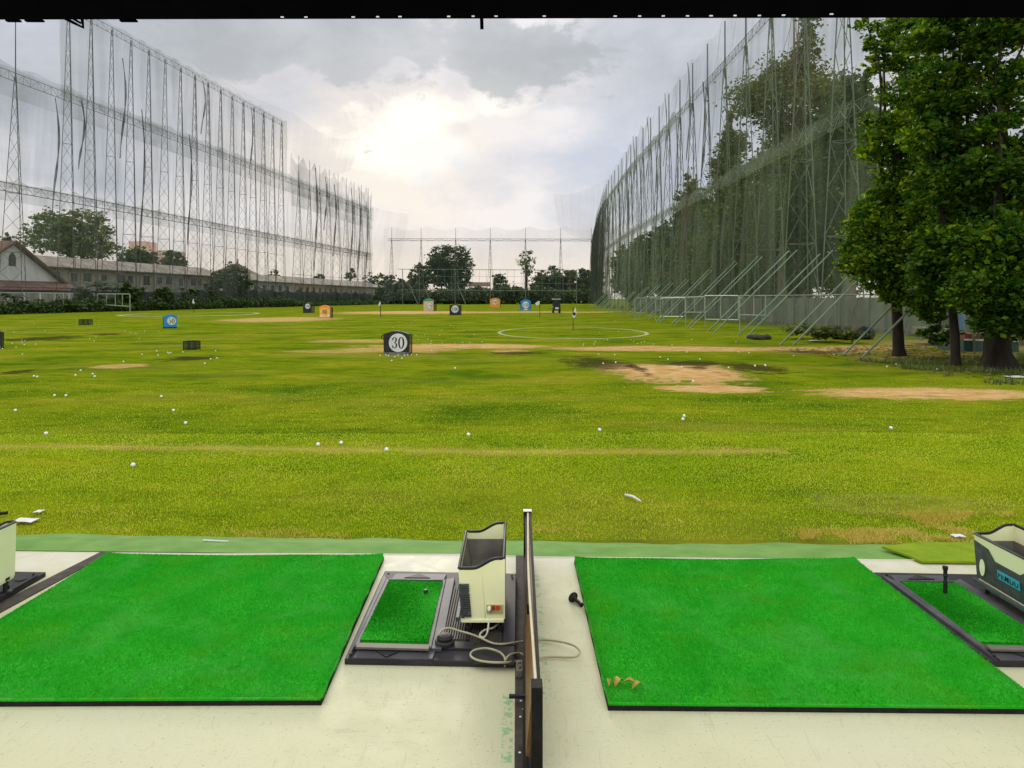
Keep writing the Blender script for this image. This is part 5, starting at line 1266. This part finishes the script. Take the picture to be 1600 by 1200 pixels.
def digits(txt, h, wd):
    """flat serif figures as ribbons, centred, in local xz"""
    mb = MB(); n = len(txt)
    for k, ch in enumerate(txt):
        ox = (k-n/2)*wd+wd*.06
        for st in DIG[ch]:
            P2 = [Vector((ox+p[0]*wd*.88, (p[1]-.5)*h)) for p in st]; vs = []
            for i, p in enumerate(P2):
                dd = P2[min(i+1, len(P2)-1)]-P2[max(i-1, 0)]
                if st is DIG['0'][0] or ch in '08':
                    if i in (0, len(P2)-1): dd = P2[1]-P2[-2]
                dd = dd.normalized() if dd.length > 1e-9 else Vector((1, 0)); nn_ = Vector((-dd.y, dd.x))*st[i][2]*wd*.5
                vs += [(p.x+nn_.x, 0, p.y+nn_.y), (p.x-nn_.x, 0, p.y-nn_.y)]
            mb.add(vs, [(2*i, 2*i+1, 2*i+3, 2*i+2) for i in range(len(P2)-1)])
    return mb
M_SNET = netmat('target_net', (.03, .035, .03), .3, .6, (6, 6, 6), 1., .2)
M_SBLK = pmat('sign_black', (.010, .011, .013), (.028, .030, .034), 4, .5, .35)
M_SWHT = pmat('sign_white', (.60, .60, .58), (.74, .74, .72), 4, .6, .3)
M_SORG = pmat('sign_orange', (.72, .25, .03), (.80, .33, .05), 2, .5, .3)
M_SYEL = pmat('sign_yellow', (.75, .40, .06), (.8, .52, .12), 2, .5, .3)
M_SBLU = pmat('sign_blue', (.015, .19, .48), (.04, .28, .58), 2, .5, .3)
M_SGRN = pmat('sign_green', (.05, .20, .13), (.10, .28, .17), 2, .6, .3)
M_STAN = pmat('sign_tan', (.55, .40, .22), (.62, .48, .30), 2, .6, .3)
M_SPALE = pmat('sign_pale', (.60, .66, .50), None, 3, .6, .3)
def sign(txt, label, xc, yb, wpx, hpx, board, disc, ink, rot=0, dfac=.62, doff=(0, .04), depth=.55, base_mat=None, extra=None, arch=.16, ring=None, ds=None):
    g = GG(xc, yb); s = g.y/F; w, h = wpx*s, hpx*s
    t = thing('distance_sign', label, 'distance sign', g, 'distance signs on the range'); t.rotation_euler = (0, 0, 0)
    M = Matrix.Translation(g) @ Matrix.Rotation(rot, 4, 'Z')
    poly = [(-w/2*.97, 0), (w/2*.97, 0), (w/2, h*(1-arch))]
    for k in range(1, 12): a = k/12; poly.append((w/2-w*a, h*(1-arch)+h*arch*math.sin(math.pi*a)))
    poly.append((-w/2, h*(1-arch)))
    MB().prism(poly, M, .05).build('board', board, t)
    if extra: extra(t, M, w, h)
    r = min(w, h)*dfac*.5; cz = h*(.5+doff[1]); cxx = doff[0]*w
    def disc_(rr, y, mat, name):
        mb = MB(); vs = [M @ Vector((cxx+rr*math.cos(6.2832*k/28), y, cz+rr*math.sin(6.2832*k/28))) for k in range(28)]
        vs2 = [M @ Vector((cxx+rr*math.cos(6.2832*k/28), y+.006, cz+rr*math.sin(6.2832*k/28))) for k in range(28)]
        mb.add(vs+vs2, [tuple(range(28))]+[((k+1) % 28, k, 28+k, 28+(k+1) % 28) for k in range(28)]); return mb.build(name, mat, t)
    if ring: disc_(r*1.14, -.007, ring, 'ring')
    if disc: disc_(r, -.014, disc, 'disc')
    nd = len(txt); dh = r*(1.22 if nd == 2 else .95)*(ds or 1); dw = r*(.70 if nd == 2 else .56)*(ds or 1)
    mb = digits(txt, dh, dw); mb.v = [M @ (Vector(v)+Vector((cxx, -.02, cz))) for v in mb.v]; mb.build('numeral', ink, t)
    # hoop frame and net behind
    tube = max(.014, .016*g.y/40)
    hoop = [M @ Vector((x*1.02, depth, z*.92)) for x, z in poly[1:]+[poly[0]]]
    mb = MB(); mb.tube(hoop+[hoop[0]], tube, 5, False)
    for x, z in ((-w/2, .02), (w/2, .02), (w/2, h*(1-arch)), (-w/2, h*(1-arch))): mb.tube([M @ Vector((x, .05, z)), M @ Vector((x*1.02, depth, z*.92))], tube, 5, False)
    mb.build('frame', M_BLK, t)
    mb = MB()
    n = len(poly); fr = [M @ Vector((x, .05, z)) for x, z in poly]; bk = [M @ Vector((x*1.02, depth, z*.92)) for x, z in poly]
    mb.add(fr+bk, [(i, (i+1) % n, n+(i+1) % n, n+i) for i in range(n)]+[tuple(range(n, 2*n))]); mb.build('net', M_SNET, t)
    if base_mat:
        mb = MB(); mb.prism([(-w/2*.97, 0), (w/2*.97, 0), (w/2*.97, h*.1), (-w/2*.97, h*.1)], M @ Matrix.Translation((0, -.03, 0)), .02); mb.build('base_strip', base_mat, t)
    return t
def loop_h(t, M, w, h):
    pts = [M @ Vector((-w/2-.0+.0, .1, h*.82)), M @ Vector((-w/2-.06, .1, h*.8)), M @ Vector((-w/2-.07, .1, h*.68)), M @ Vector((-w/2, .1, h*.62))]
    MB().tube(smooth_path(pts, 4), .014, 6).build('handle', M_BLK, t)
M_SBASE = pmat('dusty_strip', (.10, .10, .085), (.2, .2, .17), 8, .8, .2)
sign('30', 'black sign reading 30, nearest in the middle of the range', 619.5, 554, 41, 37, M_SBLK, M_SWHT, M_SBLK, 0, .78, (.06, .0), .5, M_SBASE, loop_h, .14)
sign('50', 'blue sign reading 50, turned aside on the left', 266, 513, 19, 22, M_SBLU, M_SPALE, M_SBLK, R(26), .66, (.1, .02), 1.0, M_SBLK)
def yel_band(t, M, w, h):
    mb = MB(); mb.prism([(-w*.46, h*.10), (w*.46, h*.10), (w*.40, h*.30), (-w*.40, h*.26)], M @ Matrix.Translation((0, -.012, 0)), .01); mb.build('pale_band', M_SWHT, t)
sign('80', 'orange yellow sign reading 80, left of the middle', 507.5, 497, 17, 20.5, M_SORG, M_SYEL, M_SBLK, 0, .86, (0, -.02), .9, None, yel_band, .14, None, .75)
sign('100', 'black sign with a small white disc by the far left hedge', 480, 489, 14, 17, M_SBLK, M_SWHT, M_SBLK, R(-6), .58, (.06, .12), .9)
def arch_cap(t, M, w, h):
    mb = MB(); mb.prism([(-w*.5, h*.78), (w*.5, h*.78), (w*.42, h*.92), (w*.2, h*1.01), (-w*.2, h*1.01), (-w*.42, h*.92)], M @ Matrix.Translation((0, -.006, 0)), .01); mb.build('green_cap', M_SGRN, t)
sign('120', 'tan sign with a green top reading 120', 669.5, 486, 16, 19.5, M_STAN, M_SWHT, M_SBLK, R(-8), .56, (.08, -.08), 1.6, None, arch_cap, .16, M_SGRN)
sign('100', 'black sign reading 100 on a large white disc, right of the tan sign', 711, 492.5, 17.5, 16.5, M_SBLK, M_SWHT, M_SBLK, 0, .70, (0, .08), .9, None, None, .08, None, 1.05)
sign('200', 'plain orange sign reading 200', 773.5, 480.2, 16, 14.8, M_SORG, M_SWHT, M_SBLK, 0, .52, (0, .04), .8)
def blue_low(t, M, w, h):
    mb = MB(); mb.prism([(-w*.28, 0.02), (w*.28, .02), (w*.05, h*.2), (-w*.05, h*.2)], M @ Matrix.Translation((0, -.008, 0)), .008); mb.build('pale_wedge', M_SPALE, t)
sign('150', 'blue sign reading 150 on a white disc', 821.5, 485, 16, 17.2, M_SBLU, M_SWHT, M_SBLK, 0, .66, (0, .0), 1.1, None, blue_low)
sign('50', 'black sign with a white disc cut off by the left edge', -17.5, 544, 40, 30, M_SBLK, M_SWHT, M_SBLK, 0, .78, (.0, .0), .1, M_SBASE)

# wire baskets
def basket(label, xc, yb, wpx, hpx, dep):
    g = GG(xc, yb); s = g.y/F; w, h = wpx*s, hpx*s
    t = thing('wire_basket', label, 'basket', g, 'wire ball baskets on the grass'); mb = MB(); r = .016
    x0, x1, y0, y1, z0, z1 = g.x-w/2, g.x+w/2, g.y, g.y+dep, g.z+.03, g.z+h
    for z in (z0, z1): mb.tube([(x0, y0, z), (x1, y0, z), (x1, y1, z), (x0, y1, z), (x0, y0, z)], r, 5, False)
    for x in (x0, x1, (x0+x1)/2):
        for y in (y0, y1): mb.tube([(x, y, g.z-.02), (x, y, z1)], r, 5, False)
    mb.build('frame', M_BLK, t); mb = MB()
    for i in range(9):
        x = x0+(x1-x0)*i/8
        for y in (y0, y1): mb.tube([(x, y, z0), (x, y, z1)], .006, 3, False)
    for i in range(5):
        z = z0+(z1-z0)*i/4; mb.tube([(x0, y0, z), (x1, y0, z), (x1, y1, z), (x0, y1, z), (x0, y0, z)], .006, 3, False)
    mb.build('wire', M_BLK, t)
    mb = MB(); mb.add([(x0, y0, z0), (x1, y0, z0), (x1, y0, z1), (x0, y0, z1), (x0, y1, z0), (x1, y1, z0), (x1, y1, z1), (x0, y1, z1)], [(0, 1, 2, 3), (4, 5, 6, 7), (0, 3, 7, 4), (1, 2, 6, 5)]); mb.build('mesh', M_SNET, t)
basket('small black wire basket on the grass below the blue 50 sign', 296, 547, 19, 13.5, .35)
basket('small black wire basket on the grass left of the blue 50 sign', 130.5, 508, 15, 9, .5)
# flags
def flag(label, xb, yb, ytop, pts, mat=M_SWHT, r=.02, mark=None):
    g = GG(xb, yb); t = thing('flag_pole', label, 'flag', g, 'flags on the range'); p = P(xb, ytop, g.y)
    MB().tube([g-Vector((0, 0, .1)), p], r, 6).build('pole', M_BLK, t)
    q = [P(x, y, g.y-.03) for x, y in pts]; mb = MB(); n = len(q); q2_ = [v+Vector((0, .02, 0)) for v in q]
    mb.add(q+q2_, [tuple(range(n)), tuple(range(2*n-1, n-1, -1))]+[((i+1) % n, i, n+i, n+(i+1) % n) for i in range(n)]); fl = mb.build('flag', mat, t)
    if mark:
        c = P(*mark, g.y-.04); MB().lathe([(.09, 0), (.09, .005)], c, (0, -1, 0), 10).build('mark', M_SBLK, fl)
flag('white flag drooping on a black pole left of the tan sign', 594.5, 494.5, 469.5, [(594.2, 470), (595, 474), (594, 477.5), (591, 478), (592, 474)], r=.035)
flag('white flag pulled left on a black pole beside the blue 150 sign', 843.5, 496, 470, [(843.2, 470.5), (843, 475.5), (838.5, 477.8), (836, 474), (841, 470.3)], r=.028)
flag('white flag with a dark mark inside the larger painted ring', 895.5, 516, 480, [(899, 480), (901, 489), (899, 495), (896, 497), (894, 493), (897, 486)], r=.02, mark=(897.2, 490.5))
flag('small white flag inside the left painted ring by the hedge', 303, 489, 466, [(302, 466), (303, 471), (304.5, 474), (300.5, 474), (301, 469)], r=.03)
p = Vector((-.125, 3.29, .19)); mb = MB()
for i in range(3): mb.bar((p.x-.03+i*.02, p.y-.01, p.z), (p.x-.01+i*.02, p.y+.012, p.z+.008+.006*(i % 2)), .018, .008)
tag(mb.build('paper_scrap', M_PAPER), 'crumpled white scrap in the hopper of the centre ball dispenser', 'litter')
# golf cart
g = GG(870, 489); s = g.y/F; w = 12*s
t = thing('golf_cart', 'black golf cart with a pale roof edge parked far out on the range', 'golf cart', g)
MB().box(g.x-w/2, g.x+w/2, g.y, g.y+2.2, g.z+.3, g.z+.75).build('body', M_SBLK, t, .05)
MB().box(g.x-w*.55, g.x+w*.55, g.y+.2, g.y+1.9, g.z+1.62, g.z+1.70).build('roof', M_SPALE, t, .03)
for a_ in (-.45, .45):
    for yy in (.3, 1.8): MB().tube([(g.x+a_*w, g.y+yy, g.z+.7), (g.x+a_*w, g.y+yy, g.z+1.63)], .03, 6).build('roof_post', M_BLK, t)
MB().box(g.x-w*.42, g.x+w*.42, g.y+.7, g.y+.95, g.z+.74, g.z+1.35).build('seat_back', M_SBLK, t, .04)
MB().box(g.x-w*.42, g.x+w*.42, g.y+.1, g.y+.3, g.z+.75, g.z+1.55).build('rear_screen', M_SBLK, t, .03)
MB().box(g.x-.18, g.x+.22, g.y-.03, g.y-.002, g.z+.45, g.z+.68).build('plate', M_SWHT, t)
for a_ in (-.42, .42):
    for yy in (.4, 1.8): MB().lathe([(.1, -.09), (.23, -.08), (.23, .08), (.1, .09)], (g.x+a_*w, g.y+yy, g.z+.22), (1, 0, 0), 14).build('wheel', M_BLK, t)

# ------------------------------------------------------------------ odds and ends on the right
p = GG(1187, 531); mb = MB()
mb.tube([(p.x-.55, p.y, p.z+.13), (p.x-.2, p.y+.05, p.z+.13), (p.x+.1, p.y, p.z+.10), (p.x+.3, p.y, p.z+.13), (p.x+.5, p.y+.05, p.z+.08)], [.07, .13, .11, .14, .06], 9)
tag(mb.build('net_roll', pmat('dusty_net', (.05, .055, .045), (.10, .10, .08), 9, .95, .05, .6)), 'dark bundled roll of net lying by the third pair of braces', 'net roll')
M_BEIGE = pmat('beige_panel', (.36, .31, .22), (.45, .40, .30), 3, .6, .3)
g = P(1490, 540, 26); zb3 = -.2
t = thing('utility_trailer', 'beige panelled trailer with white slats seen between the near trunks', 'trailer', (g.x-.6, 26, zb3))
x0, x1 = P(1463, 520, 26).x, P(1500, 520, 26).x; z0, z1 = P(1480, 527, 26).z, P(1480, 513, 26).z
MB().box(x0, x1-.4, 26, 27.6, z0, z1).build('body', M_BEIGE, t, .02)
for i in range(3): xx = P(1479+i*3.4, 520, 26).x; MB().box(xx, xx+.06, 25.96, 26, z0+.01, z1).build('slat', M_WHT, t)
MB().box(x0-.1, x1, 26, 27.6, zb3+.25, z0-.004).build('chassis', M_BLK, t)
MB().bar((x0-.1, 25.95, zb3+.42), (x1, 25.95, zb3+.42), .03, .04).build('step_rail', M_BEIGE, t)
for xx in (x0+.2, x1-.5): MB().lathe([(.08, -.08), (.24, -.07), (.24, .07), (.08, .08)], (xx, 26.2, zb3+.2), (0, 1, 0), 14).build('wheel', M_BLK, t)
M_TEAL = pmat('dark_green_sheet', (.012, .05, .04), (.03, .08, .065), 4, .6, .3)
t = thing('market_stall', 'dark green covered stall with a pale rail behind the thickest trunk', 'stall', (P(1545, 540, 23).x, 23, -.2))
xa, xb = P(1506, 530, 23).x, P(1592, 530, 23).x; zt2, zm = P(1540, 518, 23).z, P(1540, 532, 23).z
MB().box(xa, xb, 23, 24.4, -.25, zm).build('counter', M_TEAL, t)
mb = MB(); mb.bar((xa, 22.95, zm+.03), (xb, 22.95, zm-.02), .03, .05); mb.build('rail', M_PAPER, t)
M_RUST = pmat('rusty_top', (.16, .05, .025), (.24, .09, .05), 3, .7, .2)
MB().box(xa+.1, xb, 23.1, 24.3, zm+.004, zt2-.08).build('load', M_RUST, t)
for x in (1538, 1548, 1558):
    a = P(x, 530, 22.97); b_ = P(x+random.choice((-7, 8)), 508, 23.2); MB().tube([a, b_], .02, 5).build('stake', M_PAPER, t)
M_SKYB = pmat('blue_cloth', (.08, .26, .55), (.14, .36, .62), 5, .8, .2)
a = P(1501, 494, 27)
mb = MB(); mb.tube([a+Vector((-.12, 0, .16)), a+Vector((0, 0, .05)), a+Vector((.04, 0, -.2)), a+Vector((.06, 0, -.55))], [.08, .14, .12, .10], 9)
t = thing('cloth_bundle', 'blue cloth bundle on a post behind the slender forked tree', 'cloth', (a.x, 27, -.2)); mb.build('cloth', M_SKYB, t)
MB().tube([(a.x+.02, 27.1, -.25), (a.x+.02, 27.1, a.z+.1)], .04, 6).build('post', M_TEAL, t)
# dark rubbish heap by the fence
p = P(1315, 520, 30); t = thing('rubbish_heap', 'dark heap of bags at the foot of the concrete wall', 'heap', (p.x, 30, -.2))
for i in range(5):
    q = Vector((p.x+random.uniform(-.5, 1.1), 30+random.uniform(-.4, .4), .0)); mb = MB(); r_ = random.uniform(.18, .3)
    mb.lathe([(r_*.6, -.2), (r_, -.05), (r_*.9, .15), (r_*.4, .3), (.03, .34)], q, None, 11)
    mb.build('bag', (M_BLK, M_CLOTH, M_SBLK, M_BARKR, M_CLOTH)[i], t, smooth=True)
hb = [px_blob(1290, 519, 29, 26, 6), px_blob(1330, 523, 28, 18, 6), px_blob(1255, 516, 31, 20, 6)]
o = polys('bush', leaves(hb, 2500, .14, shell=.1), 4, LF_O); tag(o, 'olive scrub at the foot of the right net beside the heap of bags', 'bush')
# leaf litter below the near trees
M_LIT = leafmat('leaf_litter', [(.2, (.07, .05, .015)), (.5, (.16, .12, .03)), (.8, (.28, .22, .08))], .1)
n = 2400; x = 9.6+RNG.random(n)*6; y = 15.5+RNG.random(n)*11; keep = RNG.random(n) < .4+.6*(x > 11); x, y = x[keep], y[keep]; n = len(x)
z = np.array([zg(a, b) for a, b in zip(x, y)]); a = RNG.random(n)*6.283; s = .05+.05*RNG.random(n)
V = np.stack([np.stack([x-np.cos(a)*s, y-np.sin(a)*s, z+.01], 1), np.stack([x+np.sin(a)*s*.5, y-np.cos(a)*s*.5, z+.03*RNG.random(n)+.01], 1), np.stack([x+np.cos(a)*s, y+np.sin(a)*s, z+.02], 1), np.stack([x-np.sin(a)*s*.5, y+np.cos(a)*s*.5, z+.03*RNG.random(n)], 1)], 1)
o = polys('leaf_litter', V, 4, M_LIT); o['kind'] = 'stuff'; o['label'] = 'brown fallen leaves under the near trees'
# weeds at the tree feet
n = 9000; x = 9.8+RNG.random(n)*5; y = 15+RNG.random(n)*6; wv = np.array([mnoise.noise(Vector((a*.9, b*.9, 3))) for a, b in zip(x, y)]); keep = wv > .05; x, y = x[keep], y[keep]; n = len(x)
z = np.array([zg(a, b) for a, b in zip(x, y)]); a = RNG.random(n)*6.283; h = .06+.12*RNG.random(n); w = .012+.01*RNG.random(n)
V = np.stack([np.stack([x-np.cos(a)*w, y-np.sin(a)*w, z], 1), np.stack([x+np.cos(a)*w, y+np.sin(a)*w, z], 1), np.stack([x+(RNG.random(n)-.5)*h, y+(RNG.random(n)-.5)*h, z+h], 1)], 1)
o = polys('weeds', V, 3, LF_L); o['kind'] = 'stuff'; o['label'] = 'low weeds round the near tree trunks'

# ------------------------------------------------------------------ golf balls
M_BALL = pmat('golf_ball', (.82, .82, .80), None, 30, .35, .4)
import bmesh
bm = bmesh.new(); bmesh.ops.create_icosphere(bm, subdivisions=2, radius=.0225); ball = bpy.data.meshes.new('golf_ball'); bm.to_mesh(ball); bm.free()
ball.polygons.foreach_set('use_smooth', [True]*len(ball.polygons)); ball.materials.append(M_BALL)
def put_ball(x, y, label):
    p = GG(x, y); o = bpy.data.objects.new('golf_ball', ball); COL.objects.link(o); o.location = (p.x, p.y, p.z+.019); tag(o, label, 'golf ball', 'golf balls lying on the range')
    s = 1-.25*sstep(16, 34, p.y); o.scale = (s, s, s)
near = [(208, 729.5, 'white golf ball nearest the left bay on the grass'), (72, 679.5, 'white golf ball lying alone near the left edge'), (290, 663, 'white golf ball left of centre on open grass'), (271, 643, 'white golf ball just behind another left of centre'),
        (497, 697, 'white golf ball on the worn line left of middle'), (533, 694.5, 'white golf ball on the worn line beside another'), (604, 705, 'dull golf ball just below the worn line in the middle'), (732, 681.5, 'white golf ball alone in the middle foreground'),
        (937, 674, 'white golf ball right of the middle foreground'), (1069, 652, 'upper of two white balls right of centre'), (1067, 657, 'lower of two white balls right of centre'), (1392, 671, 'white golf ball alone on the right foreground')]
for b in near: put_ball(*b)
lists = {
 'white golf ball scattered on the grass at the left': [(85, 619.5), (103, 619.5), (53, 589), (58, 590), (24, 643), (118, 587.5), (145, 585.5), (148, 589.5), (126, 580), (193, 566), (35, 554.5), (25, 543.5), (38, 539.5), (56, 538.5), (34, 532.5), (39, 533), (35, 535.5), (19, 537.5), (4, 545.5), (60, 513), (70, 517), (9, 516.5), (5, 517.5), (140, 530), (150, 527), (147, 533.5), (222, 554.5), (247, 556), (245, 549.5), (262, 551.5), (264, 553), (267, 552), (286, 551), (252, 621), (320, 569), (329, 562), (339, 560.5), (337, 549), (218, 530), (212, 522.5), (204, 519.5), (195, 517.5), (226, 518), (248, 518.5), (149, 508), (155, 507.5), (155, 511), (119, 510.5), (103, 513), (54, 506.5)],
 'white golf ball scattered in front of the black 30 sign': [(594, 556.5), (612, 564.5), (628, 561), (651, 555.5), (617, 558.5), (607, 557), (603, 555.5), (622, 556), (632, 556), (637, 555.5), (643, 555)],
 'white golf ball scattered round the black 30 sign': [(663.5, 524), (650, 524.5), (654, 531), (668.5, 530.5), (674.5, 533.5), (687, 524.5), (691, 536.5), (673, 537.5), (674.5, 548.5), (710.5, 537), (723, 535.5), (733.5, 535.5), (753.5, 535), (757.5, 530.5), (741.5, 523.5), (725, 517), (756.5, 543.5), (711, 576.5), (703, 508), (704.5, 509), (709.5, 509), (718, 506.5), (690.5, 516.5), (685, 515), (644, 504.5), (634, 505.5), (637, 506), (600, 503.5), (624, 503), (614, 512), (648, 502)],
 'white golf ball scattered on the right of the range': [(942.5, 569), (962, 567.5), (935, 554.5), (960.5, 555.5), (1031.5, 559), (1043.5, 562.5), (1065, 574.5), (1083, 597), (1093.5, 562), (1179.5, 572.5), (1195.5, 571.5), (1073, 551), (1154, 551), (1170.5, 552), (1138.5, 575.5), (1240, 556.5), (1180, 573), (1196, 572.5), (1386, 574), (1400, 570), (1464, 578.5), (1106, 503), (1082, 514.5), (1081, 531), (1150, 535), (937, 520), (966, 518), (930, 535), (949, 531.5), (990, 534), (996, 537.5), (1007, 534.5), (1002, 535.5), (928, 538.5), (912, 538.5), (911, 540.5), (986, 531.5), (1021, 538.5), (1050, 540), (1353, 551), (1303, 555), (1290, 549)]}
for lb, pts in lists.items():
    for q in pts: put_ball(*q, lb)
rb = random.Random(5)
for i in range(8):
    x = rb.choice((rb.uniform(20, 1000), rb.uniform(330, 900))); y = 496+34*rb.random()**1.4
    put_ball(x, y, 'tiny white golf ball far out on the range')
